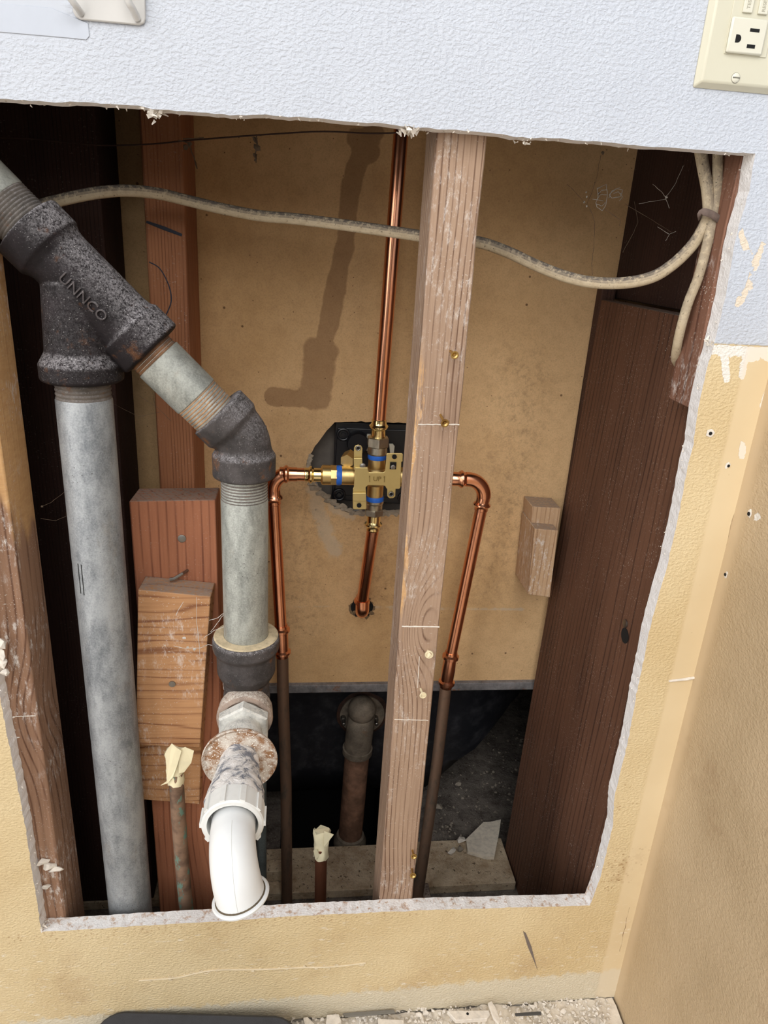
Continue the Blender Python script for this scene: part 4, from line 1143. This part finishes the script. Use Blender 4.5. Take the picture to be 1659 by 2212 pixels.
# curved apron: sheet with thickness
mb = MB()
prof = [(.222, ty - .04), (.19, ty), (.10, ty + .003), (.02, ty + .008), (-.045, ty + .02)]
cols = 24; vs = []; fq = []
xs_ = [-.20 + .66 * i / cols for i in range(cols + 1)]
for x in xs_:
    lift = .0 if x < .24 else (x - .24) * .95; back = 0 if x < .24 else (x - .24) ** 2 * 2.5
    for (z, y) in prof:
        zz = max(z, -.045 + lift) if z < .19 else z
        vs.append((x, y + back * (1 if z < .2 else .3), zz))
for i in range(cols):
    for j in range(4): fq.append((i * 5 + j, (i + 1) * 5 + j, (i + 1) * 5 + j + 1, i * 5 + j + 1))
mb.add(vs, fq)
o = obj('tub_side', mb, M_tub, tb_); so = o.modifiers.new('solid', 'SOLIDIFY'); so.thickness = .006; so.offset = 1 if o.data.polygons[0].normal.y < 0 else -1
mb = MB(); zr0 = P(880, 1494, .322).z; zr1 = P(880, 1478, .322).z
xa = P(560, 1490, .322).x; xb = P(1142, 1485, .322).x
mb.box((xa - .12, .322, zr0), (xb + .02, .37, zr1))
obj('tub_rim', mb, M_rim, tb_, bevel=.001)
# waste elbow and pipe of the tub
wd = thing('tub_waste_pipe', P(755, 1850, .37), 'dull brown waste elbow and pipe dropping from the black tub into the floor pit', 'waste pipe')
c = P(782, 1540, .402); dc = V(0, -1, 0)
mb = MB().lathe(c, dc, [(0, .044), (.002, .0435), (.003, .036), (.003, .010)], 44); mb.v = [v + V(.002 * mnoise.noise(v * 60), 0, .002 * mnoise.noise(v * 50)) for v in mb.v]
obj('rusty_gasket', mb, M_rust2, wd)
obj('flange_disc', MB().lathe(c + V(0, -.003, 0), dc, [(0, .0375), (.003, .0375), (.005, .034), (.006, .010)], 44), M_drain, wd)
yD2 = .366
ej = P(782, 1540, yD2)
ee = P(772, 1620, yD2); pe = P(756, 1812, yD2)
mb = MB().tube([c] + fillet(c, ej + V(0, 0, .004), ee, .020, 12) + [ee], .0225, 36); mb.sphere(ej + V(0, .006, .002), .0232, n=20, m=12)
obj('waste_elbow', mb, M_drain, wd)
dd = (pe - ee).normalized()
obj('elbow_collar', MB().lathe(ee - dd * .006, dd, [(0, .0225), (.0005, .0248), (.0105, .0248), (.011, .0225)], 40), M_drain, wd)
obj('waste_tube', MB().tube([ee, pe], .0205, 36), M_drain2, wd)
obj('bottom_coupling', MB().lathe(pe - dd * .012, dd, [(0, .021), (.002, .024), (.008, .026), (.014, .0285), (.022, .0285), (.026, .0245), (.08, .024)], 40), M_drain, wd)
for px in (741, 811):
    q = P(px, 1549, .394); q.y = .394; obj('flange_bolt', MB().lathe(q, (0, -1, 0), [(0, .0045), (.008, .0045), (.008, .003), (.020, .003), (.021, .002)], 10), M_steel, wd)

# ------------------------------------------------------------------ nails in the centre stud
def nail(base, head, r, mat, label, torn=False, seed=0):
    b = P(*base, SF); h = P(*head, SF - .011)
    o = thing('nail', b, label, 'nail', 'nails in the centre stud')
    obj('shank', MB().tube([b + V(0, .004, 0), h], .0012, 8), mat, o)
    d = (h - b).normalized(); fc = (CAM - h).normalized(); d = (d + V(0, -1, 0) * 1.2).normalized()
    if torn:
        obj('head', MB().chunk(h, r, (1.1, .5, 1.0), seed, 12).ring(h, d, r * .8, r * .25, 14, 6), mat, o, smooth=0)
    else:
        hd = obj('head', MB().lathe(h, d, [(-.0022, .0012), (0, r), (.0006, r), (.0006, r * .7), (-.0006, r * .3)], 20), mat, o)
    return o
mn = plain('pale_torn_plastic', (226, 212, 176), .6, var=.3, sc=200)
nail((972, 757), (982, 767), .0035, M_screw, 'brass-coloured screw sticking out of the centre stud, highest of its fasteners')
nail((950, 893), (961, 914), .0038, M_screw, 'screw with hollow brass head level with the top of the valve hole')
nail((925, 1407), (927, 1414), .0042, mn, 'pale torn fastener in the centre stud above the triangular one', True, 4)
nail((908, 1488), (914, 1502), .0036, mn, 'triangular pale torn fastener in the centre stud', True, 9)
nail((891, 1838), (894, 1850), .0034, M_screw, 'upper of the two rusty nails near the foot of the centre stud')
nail((890, 1878), (892, 1891), .0036, M_screw, 'lower of the two rusty nails near the foot of the centre stud')
# plaster ridges left on the studs
def ridge(a, b, Y, parent, seed, r=.0007):
    pts_ = [Vector(P(a[0] + (b[0] - a[0]) * i / 14, a[1] + (b[1] - a[1]) * i / 14 + 1.2 * mnoise.noise(V(i * .9, seed, 0)), Y)) for i in range(15)]
    obj('plaster_line', MB().tube(pts_, [r * (.7 + .6 * abs(mnoise.noise(V(i * 1.3, seed, 2)))) for i in range(15)], 6), M_plas, parent)
ridge((868, 1353), (949, 1354), SF, cst, 1, .0009); ridge((903, 917), (992, 917), SF, cst, 2, .0008); ridge((852, 1554), (925, 1556), SF, cst, 3, .0006)
ridge((28, 1548), (77, 1546), SF, lst, 4, .0007); ridge((906, 1418), (902, 1486), SF, cst, 5, .0005)
# splinter with paper shred at the foot of the left stud
mb = MB(); 
for i, (px, py, s_) in enumerate([(92, 1862, 1.0), (105, 1870, 1.2), (120, 1880, 1.1), (100, 1915, .8)]):
    mb.chunk(P(px, py, SF - .003), .0062 * s_, (1.2, .5, .7), i + 3, rot=.3)
obj('paper_shred', mb, M_plas, lst, smooth=0)

# ------------------------------------------------------------------ wall fittings
# outlet
pc = P(1500, 195, 0); ow = .070; oh = .114
x0 = P(1494, 190, 0).x; zb0 = P(1494, 191, 0).z
ol = thing('wall_outlet', (x0 + ow / 2, 0, zb0), 'almond coloured outlet cover plate with test buttons at the upper right of the white wall', 'outlet')
def pyr(x0_, x1_, z0_, z1_, y0_, y1_, ins):
    return MB().hexa([(x0_, y0_, z0_), (x1_, y0_, z0_), (x1_ - ins, y1_, z0_ + ins), (x0_ + ins, y1_, z0_ + ins)][:4], [(x0_, y0_, z1_), (x1_, y0_, z1_), (x1_ - ins, y1_, z1_ - ins), (x0_ + ins, y1_, z1_ - ins)])
obj('cover_plate', pyr(x0, x0 + ow, zb0, zb0 + oh, 0.0, -.0055, .0045), M_plate, ol, bevel=.0012)
xi = P(1566, 110, -.006).x
fw = .0335; fz0 = P(1600, 118, -.006).z; fh = P(1600, 38, -.006).z - fz0
obj('device_body', MB().box((xi - .0005, -.0062, fz0 - .0005), (xi + fw, -.0045, fz0 + .067)), M_plate, ol, bevel=.0004)
fc = []
for k, zz in enumerate((fz0, fz0 + .067 - fh)):
    r_ = obj('receptacle_face', MB().box((xi, -.0085, zz), (xi + .0285, -.006, zz + fh)), M_plate2, ol, bevel=.0014)
    cx0 = xi; 
    def slot(x, z, wx, hz):
        return MB().box((cx0 + x, -.00865, zz + z), (cx0 + x + wx, -.0083, zz + z + hz))
    obj('slot', slot(.0150, fh * .62, .0075, .0022), M_hole, r_); obj('slot', slot(.0150, fh * .17, .0065, .0024), M_hole, r_)
    c = V(cx0 + .0068, -.00865, zz + fh * .40); g = [c + V(-.0018, 0, -.0026), c + V(-.0018, 0, .0026)] + [c + V(.0 + .0026 * math.cos(t), 0, .0026 * math.sin(t)) for t in [math.pi / 2 - i * math.pi / 8 for i in range(9)]]
    obj('ground_slot', MB().prism(g, (0, .0003, 0)), M_hole, r_, smooth=0)
zb1 = fz0 + fh + .003
for k, (s, xx) in enumerate((('TEST', .0070), ('RESET', .0190))):
    b = obj('push_button', MB().box((xi + xx, -.0078, zb1), (xi + xx + .0075, -.006, zb1 + .0125)), M_plate2, ol, bevel=.0005)
    cc_ = V(xi + xx + .0038, -.0079, zb1 + .0062)
    obj('button_lettering', textmesh(s, .0036, .0001, lambda co: V(cc_.x - co.y, cc_.y - co.z, cc_.z + co.x)), plain('letter_grey', (168, 164, 146), .5), b)
scx = P(1590, 168, -.006)
sc_ = obj('plate_screw', MB().lathe((scx.x, -.0052, scx.z), (0, -1, 0), [(0, .0033), (.0006, .0033), (.0012, .0026), (.0014, .001)], 24), M_plate2, ol)
obj('screw_slot', MB().box((scx.x - .0028, -.0068, scx.z - .0004), (scx.x + .0028, -.0063, scx.z + .0004)), plain('slot_grey', (110, 108, 96), .6), sc_)
obj('screw_rim', MB().ring((scx.x, -.0053, scx.z), (0, 1, 0), .0034, .0003, 24, 6), plain('rim_grey', (120, 116, 102), .6), sc_)
# metal hook plate top left
hp = thing('hanger_plate', P(232, 45, 0), 'small beige metal hanger plate with two prongs at the upper left of the white wall', 'hanger')
pp = [(155, -60), (156, 22), (163, 36), (174, 42), (300, 54), (311, 50), (314, 40), (312, -60)]
obj('back_plate', MB().prism([P(x, y, -.0025) for x, y in pp], (0, .0024, 0)), M_lug, hp, bevel=.0008)
obj('prong', MB().tube(catmull([P(140, -20, -.012), P(158, 5, -.010), P(168, 18, -.007), P(175, 29, -.003)], 5), [.0022] * 16, 12), M_lug, hp)
obj('prong', MB().tube(catmull([P(268, -40, -.010), P(277, 2, -.010), P(286, 18, -.008), P(297, 42, -.003)], 5), [.0024] * 16, 12), M_lug, hp)
pt = [(-80, 5), (60, 12), (110, 17), (190, 50), (193, 78), (186, 86), (150, 82), (-80, 62)]
o = obj('painted_patch', MB().prism([P(x, y, -.0006) for x, y in pt], (0, .0005, 0)), M_patch, bevel=.0003); tag(o, 'smooth painted-over rectangle on the white wall at the far upper left', 'patch')

# nail holes and chips on the ochre strip and side wall
for i, (px, py, r) in enumerate(((1534, 936, .0022), (1573, 1006, .0018))):
    q = P(px, py, -.0003)
    obj('chipped_plaster', MB().chunk(q, r * 2.0, (1.15, .18, .9), i + 20, 16), M_plas, wf, smooth=0)
    obj('nail_hole', MB().lathe(q + V(0, -.0009, 0), (0, 1, 0), [(0, r * .75), (.0003, r * .75)], 14), M_hole, wf)
for i, (px, py, r) in enumerate(((1619, 1110, .0028), (1568, 1241, .0024))):
    q = PX(px, py, .4147)
    if q.y > -.002: q = V(.4147, -.004, q.z)
    obj('chipped_plaster', MB().chunk(q, r * 1.9, (.16, .6, 1.0), i + 30, 16), M_plas, wr, smooth=0)
    obj('nail_hole', MB().lathe(q + V(-.0010, 0, 0), (1, 0, 0), [(0, r * .7), (.0003, r * .7)], 14), M_hole, wr)
# white drip of filler
o = obj('filler_strip', MB().tube([P(1445, 1471, -.0006), P(1465, 1469, -.0008), P(1482, 1467, -.001), P(1499, 1464, -.0006)], [.0012, .0013, .0016, .0015], 8), M_plas); tag(o, 'short white plaster sliver stuck on the ochre wall right of the opening', 'plaster sliver')
obj('scratch', MB().prism([P(1130, 2012, -.0004), P(1136, 2016, -.0004), P(1148, 2045, -.0004), P(1161, 2096, -.0004), P(1155, 2080, -.0004), P(1140, 2045, -.0004)], (0, .0004, 0)), plain('scratch_grey', (112, 100, 92), .9), wf, smooth=0)
# ridge of filler along the lower wall
mb = MB()
pts_ = [(300, 2118), (380, 2112), (420, 2103), (470, 2095), (560, 2094), (650, 2090), (720, 2088), (790, 2080)]
mb.tube(catmull([P(x, y, -.0004) for x, y in pts_], 6), .0010, 6)
for i in range(60):
    t = rnd.random(); k = min(int(t * 7), 6); a = pts_[k]; b = pts_[k + 1]; s_ = t * 7 - k
    mb.chunk(P(a[0] + (b[0] - a[0]) * s_, a[1] + (b[1] - a[1]) * s_ + rnd.uniform(-5, 5), -.0005), rnd.uniform(.0006, .0022), (1.4, .4, .7), i)
obj('filler_ridge', mb, plain('filler_cream', (214, 198, 168), .9, var=.2), wf)
# paper fuzz along the cut edges
mb = MB(); g = random.Random(5)
def fuzz(p, sz):
    p = Vector(p); d = V(g.uniform(-1, 1), g.uniform(-.6, .2), g.uniform(-1, 1)).normalized()
    e_ = d.cross(V(g.uniform(-1, 1), 1, g.uniform(-1, 1))).normalized() * sz * .3
    mb.add([p - e_, p + e_, p + d * sz + e_ * .4, p + d * sz - e_ * .2], [(0, 1, 2, 3)])
for i in range(520):
    h = hole[g.randrange(len(hole))]; fuzz((h[0] + g.uniform(-.002, .002), g.uniform(-.0005, T), h[1] + g.uniform(-.001, .001)), g.uniform(.0008, .0028))
for (px, py, nn, s_) in ((330, 240, 30, .006), (885, 280, 40, .007), (1130, 297, 12, .004), (1545, 745, 40, .005), (1640, 330, 10, .004), (90, 2005, 25, .005), (480, 1960, 10, .004)):
    c_ = P(px, py, 0)
    for i in range(nn): fuzz(c_ + V(g.gauss(0, .003), g.uniform(-.001, .01), g.gauss(0, .002)), g.uniform(.3, 1) * s_)
o = obj('paper_fuzz', mb, M_plas, wf, smooth=0); o['kind'] = 'stuff'
# torn white lump at the left edge
mb = MB()
for i, (px, py, s_) in enumerate([(2, 1392, 1.0), (0, 1415, 1.2), (5, 1432, 1.0), (8, 1450, .9), (-4, 1440, 1.2)]):
    mb.chunk(P(px, py, -.003), .006 * s_, (.9, .7, 1.0), i + 70)
o = obj('plaster_lump', mb, M_plas, smooth=0); tag(o, 'torn white plaster lump at the left edge of the opening', 'plaster lump')

# ------------------------------------------------------------------ cobwebs
def web(name, strands, Y, r, mat, label, clumps=()):
    mb_ = MB()
    for s in strands:
        pts_ = []
        for a_, b_ in zip(s[:-1], s[1:]):
            for i_ in range(4):
                t_ = i_ / 4; x_ = a_[0] + (b_[0] - a_[0]) * t_; y_ = a_[1] + (b_[1] - a_[1]) * t_
                j_ = 0 if i_ == 0 else 1.3
                pts_.append(P(x_ + j_ * mnoise.noise(V(x_, y_, 1.3)), y_ + j_ * mnoise.noise(V(y_, x_, 7.3)), Y))
        pts_.append(P(s[-1][0], s[-1][1], Y))
        mb_.tube(pts_, [r * (.55 + .9 * abs(mnoise.noise(p_ * 300))) for p_ in pts_], 5)
    for (px, py, rr_) in clumps: mb_.chunk(P(px, py, Y), rr_, (1, .5, 1), int(px))
    o_ = obj(name, mb_, mat); tag(o_, label, 'cobweb', 'cobwebs in the cavity'); return o_
web('cobweb', [[(1290, 407), (1310, 398), (1312, 420), (1309, 442), (1301, 455), (1290, 448), (1287, 438), (1292, 425), (1290, 407)],
               [(1292, 420), (1300, 411), (1312, 410)], [(1290, 430), (1299, 420), (1311, 421)], [(1280, 430), (1303, 434)], [(1288, 440), (1300, 445), (1308, 436)],
               [(1315, 428), (1322, 412), (1340, 405)], [(1316, 420), (1330, 408), (1345, 410), (1340, 425), (1322, 428), (1316, 420)], [(1338, 434), (1345, 425), (1336, 414), (1325, 418)]],
    .14, .00042, M_web, 'bright white angular cobweb loops in front of the upper right backboard', [(1266, 415, .001), (1268, 425, .0012), (1262, 437, .0013), (1268, 445, .0012)])
web('cobweb', [catmull([P(1225, 398, 0), P(1255, 432, 0), P(1275, 450, 0)], 4)] if False else [[(1225, 398), (1240, 412), (1258, 432), (1274, 450), (1285, 480), (1283, 530), (1278, 570), (1280, 594)], [(1298, 335), (1290, 380), (1277, 420), (1268, 440)],
               [(1305, 452), (1330, 468), (1340, 475), (1338, 488)], [(1350, 440), (1400, 470), (1440, 495), (1450, 502)], [(1370, 435), (1378, 480), (1370, 500), (1345, 545)]],
    .13, .00025, M_webd, 'long grey cobweb strand hanging down to the sagging cable', [(1302, 330, .002)])
web('cobweb', [[(1476, 358), (1460, 395), (1443, 420), (1437, 426), (1446, 450)], [(1410, 398), (1430, 415), (1438, 425)], [(1380, 440), (1410, 435), (1438, 430)], [(1460, 500), (1446, 506), (1438, 520)], [(1446, 506), (1420, 490)]],
    .13, .00028, M_web, 'pale forked cobweb on the recessed dark board left of the cables', [(1440, 425, .0016)])
web('cobweb', [[(455, 1365), (470, 1345), (485, 1325), (497, 1312)], [(440, 1378), (462, 1362), (490, 1352)], [(432, 1400), (450, 1392), (468, 1397), (477, 1400), (480, 1440), (482, 1480), (484, 1490)], [(375, 1395), (395, 1400), (432, 1400), (450, 1392)],
               [(425, 1290), (424, 1340), (430, 1390), (432, 1418)], [(396, 1300), (384, 1320), (380, 1330)], [(452, 1340), (470, 1335), (490, 1320)]],
    .044, .00035, M_web, 'dense dusty cobweb stretched between the upper plywood piece and the drain elbow', [(398, 1378, .002), (405, 1398, .0014), (420, 1402, .0018), (482, 1468, .0012)])
web('cobweb', [[(553, 290), (556, 310), (552, 330), (553, 352)], [(548, 300), (560, 318)], [(545, 292), (565, 293)]], .20, .0007, M_webd, 'dark dusty web clump dangling from the thin wire left of the riser', [(552, 300, .004), (556, 318, .0045), (552, 335, .0035), (553, 345, .002)])
web('cobweb', [[(385, 303), (405, 308), (412, 322), (420, 345), (426, 365)], [(395, 300), (440, 298)]], .20, .0008, M_webd, 'brown dusty web clump on the thin wire over the tall reddish stud', [(402, 318, .0035), (410, 312, .0028)])
web('cobweb', [[(88, 1094), (110, 1086), (140, 1062), (150, 1055)], [(88, 1120), (120, 1125), (143, 1115), (145, 1090)]], .06, .00022, M_webd, 'fine beaded web strands between left stud and left drain pipe', [(91, 1094, .0012)])
web('cobweb', [[(240, 870), (300, 900), (345, 890)], [(300, 855), (340, 880), (370, 910)], [(330, 850), (335, 880)]], .09, .00022, M_webd, 'faint web threads below the short slanting pipe')

# ------------------------------------------------------------------ debris inside the cavity
o = obj('plaster_shard', MB().prism([PZ(1007, 1812, -.074), PZ(1044, 1776, -.074), PZ(1060, 1775, -.074), PZ(1082, 1770, -.074), PZ(1078, 1800, -.074), PZ(1068, 1850, -.074), PZ(1052, 1850, -.074), PZ(1010, 1838, -.074)], (0, 0, -.007)), plain('shard_white', (232, 222, 204), .9, var=.35, sc=120, bump=.3), smooth=0)
tag(o, 'large flat white plaster shard lying behind the right sole plate', 'plaster shard')
for (px, py, r, lb, mt) in ((972, 1838, .010, 'rounded white plaster chunk left of the large flat shard', M_plas), (996, 1815, .008, 'small oval white plaster chip at the upper left corner of the flat shard', M_plas),
                            (990, 1832, .009, 'dusty plaster chunk between the rounded chunk and the flat shard', M_plasd), (947, 1742, .008, 'ochre pebble beside the right aged copper pipe', M_plasd), (989, 1692, .007, 'pale pebble standing in the darkness behind the right pipe', M_plasd)):
    o = obj('plaster_chunk', MB().chunk(PZ(px, py, -.080), r, (1.2, .9, .7), px), mt, smooth=0); tag(o, lb, 'rubble')
mb = MB(); g = random.Random(21)
for i in range(700):
    px = g.uniform(915, 1130); py = g.uniform(1560, 1850)
    q = PZ(px, py, -.0975)
    if q.x > .50 or q.y < .336: continue
    dense = math.exp(-((px - 950) / 30) ** 2 - ((py - 1815) / 40) ** 2)
    if g.random() > .35 + dense: continue
    mb.chunk(q, g.uniform(.0008, .0042), (1, 1, .7), i, 8)
o = obj('rubble_grit', mb, M_plasd, origin=(.2, .4, -.1), smooth=0); tag(o, 'grey grit scattered over the floor beneath the bathtub', 'grit', kind='stuff')
o = obj('wood_scrap', MB().box((PZ(585, 1880, -.08).x - .016, .262, ZS + .001), (PZ(585, 1880, -.08).x + .018, .285, ZS + .022)), M_sill, bevel=.001); tag(o, 'small dusty wood scrap on the sole plate behind the white bend', 'wood scrap')

# ------------------------------------------------------------------ debris on the room floor
mb = MB(); g = random.Random(31)
for i in range(1500):
    px = g.uniform(600, 1318); py = g.uniform(2158, 2240)
    q = PZ(px, py, -.015)
    if q.y > .0: continue
    if q.x > .41: continue
    s_ = g.uniform(.0006, .0034) * (1.6 if g.random() < .1 else 1)
    mb.chunk(V(q.x, q.y, -.017 + .006 * g.random()), s_, (1, 1, .6), i, 8)
o = obj('plaster_rubble', mb, M_plas, origin=(.2, -.02, 0), smooth=0); tag(o, 'white plaster crumbs heaped on the floor along the foot of the wall', 'rubble', kind='stuff')
# low heap
mb = MB(); vs = []; fq = []
hxn, hyn = 90, 14
for i in range(hxn + 1):
    for j in range(hyn + 1):
        x = -.02 + .432 * i / hxn; y = -.001 - .17 * j / hyn
        a_ = min(1, (x + .02) / .06)
        z = .001 + (.004 + .006 * mnoise.noise(V(x * 22, y * 22, 1)) + .005 * mnoise.noise(V(x * 110, y * 110, 2))) * a_
        vs.append((x, y, -.0215 + max(.0008, z)))
for i in range(hxn):
    for j in range(hyn):
        a_ = i * (hyn + 1) + j; fq.append((a_, a_ + hyn + 1, a_ + hyn + 2, a_ + 1))
o = obj('plaster_heap', MB().add(vs, fq), plain('heap_plaster', (226, 216, 200), .95, var=.3, bump=.9, sc=90, bsc=260), smooth=60); tag(o, 'low drift of crushed white plaster at the foot of the ochre wall', 'rubble', kind='stuff')
def plate(px, Z, th, mat, name, label, cat='plaster piece'):
    o_ = obj(name, MB().prism([PZ(x, y, Z - .018) for x, y in px], (0, 0, -th)), mat, smooth=0, bevel=.0006); tag(o_, label, cat); return o_
o = plate([(966, 2183), (1056, 2182), (1059, 2192), (1052, 2200), (985, 2204)], .022, .006, M_plas, 'plaster_fragment', 'flat white plaster fragment with a nail hole on the rubble by the wall foot')
q = PZ(1010, 2190, .0042); obj('nail_hole', MB().lathe(q, (0, 0, 1), [(0, .0016), (.0004, .0016)], 12), M_hole, o)
plate([(1054, 2166), (1062, 2162), (1072, 2178), (1082, 2205), (1078, 2212), (1066, 2198)], .028, .004, M_plas, 'plaster_fragment', 'upright thin white plaster splinter right of the flat fragment')
plate([(706, 2192), (732, 2190), (738, 2206), (724, 2214), (704, 2210)], .018, .009, M_plas, 'plaster_fragment', 'small blocky plaster piece at the left end of the rubble')
plate([(816, 2200), (872, 2203), (874, 2218), (818, 2216)], .014, .006, M_plas, 'plaster_fragment', 'ridged white plaster strip below the grey metal edge')
plate([(655, 2198), (664, 2196), (680, 2212), (660, 2224)], .014, .006, M_plas, 'plaster_fragment', 'pointed white plaster chip beside the black mat')
plate([(740, 2188), (850, 2180), (855, 2188), (745, 2196)], .012, .002, plain('grey_strip', (120, 116, 108), .7), 'metal_strip', 'grey strip along the broken foot of the wall', 'strip')
plate([(1112, 2188), (1168, 2184), (1170, 2191), (1114, 2194)], .02, .002, plain('dark_gap_strip', (74, 72, 70), .8), 'gap_shade_strip', 'dark grey strip painting in the shaded gap between rubble and wall near the corner', 'strip')  # strip coloured dark for the shade in the gap at the wall foot
# black mat in the foreground
c0 = PZ(215, 2200, .025); c1 = PZ(640, 2212, .02)
xl_ = PZ(203, 2212, .022).x; yb_ = PZ(260, 2182, .022).y
pts_ = []
W_, D_ = .235, .22; r_ = .03
for (cx_, cy_, a0) in ((xl_ + W_ - r_, yb_ - r_, 0), (xl_ + r_, yb_ - r_, 90), (xl_ + r_, yb_ - D_, 180), (xl_ + W_ - r_, yb_ - D_, 270)):
    for i in range(7):
        a = math.radians(a0 + i * 15); x_ = cx_ + r_ * math.cos(a); y_ = cy_ + r_ * math.sin(a)
        y_ -= .16 * max(0, x_ - xl_ - .05) ** 1.2
        pts_.append(V(x_, y_, .022))
o = obj('kneeling_mat', MB().prism(pts_, (0, 0, -.040)), M_rubber, bevel=.004); tag(o, 'black rounded rubber mat on the floor at the bottom edge', 'mat')
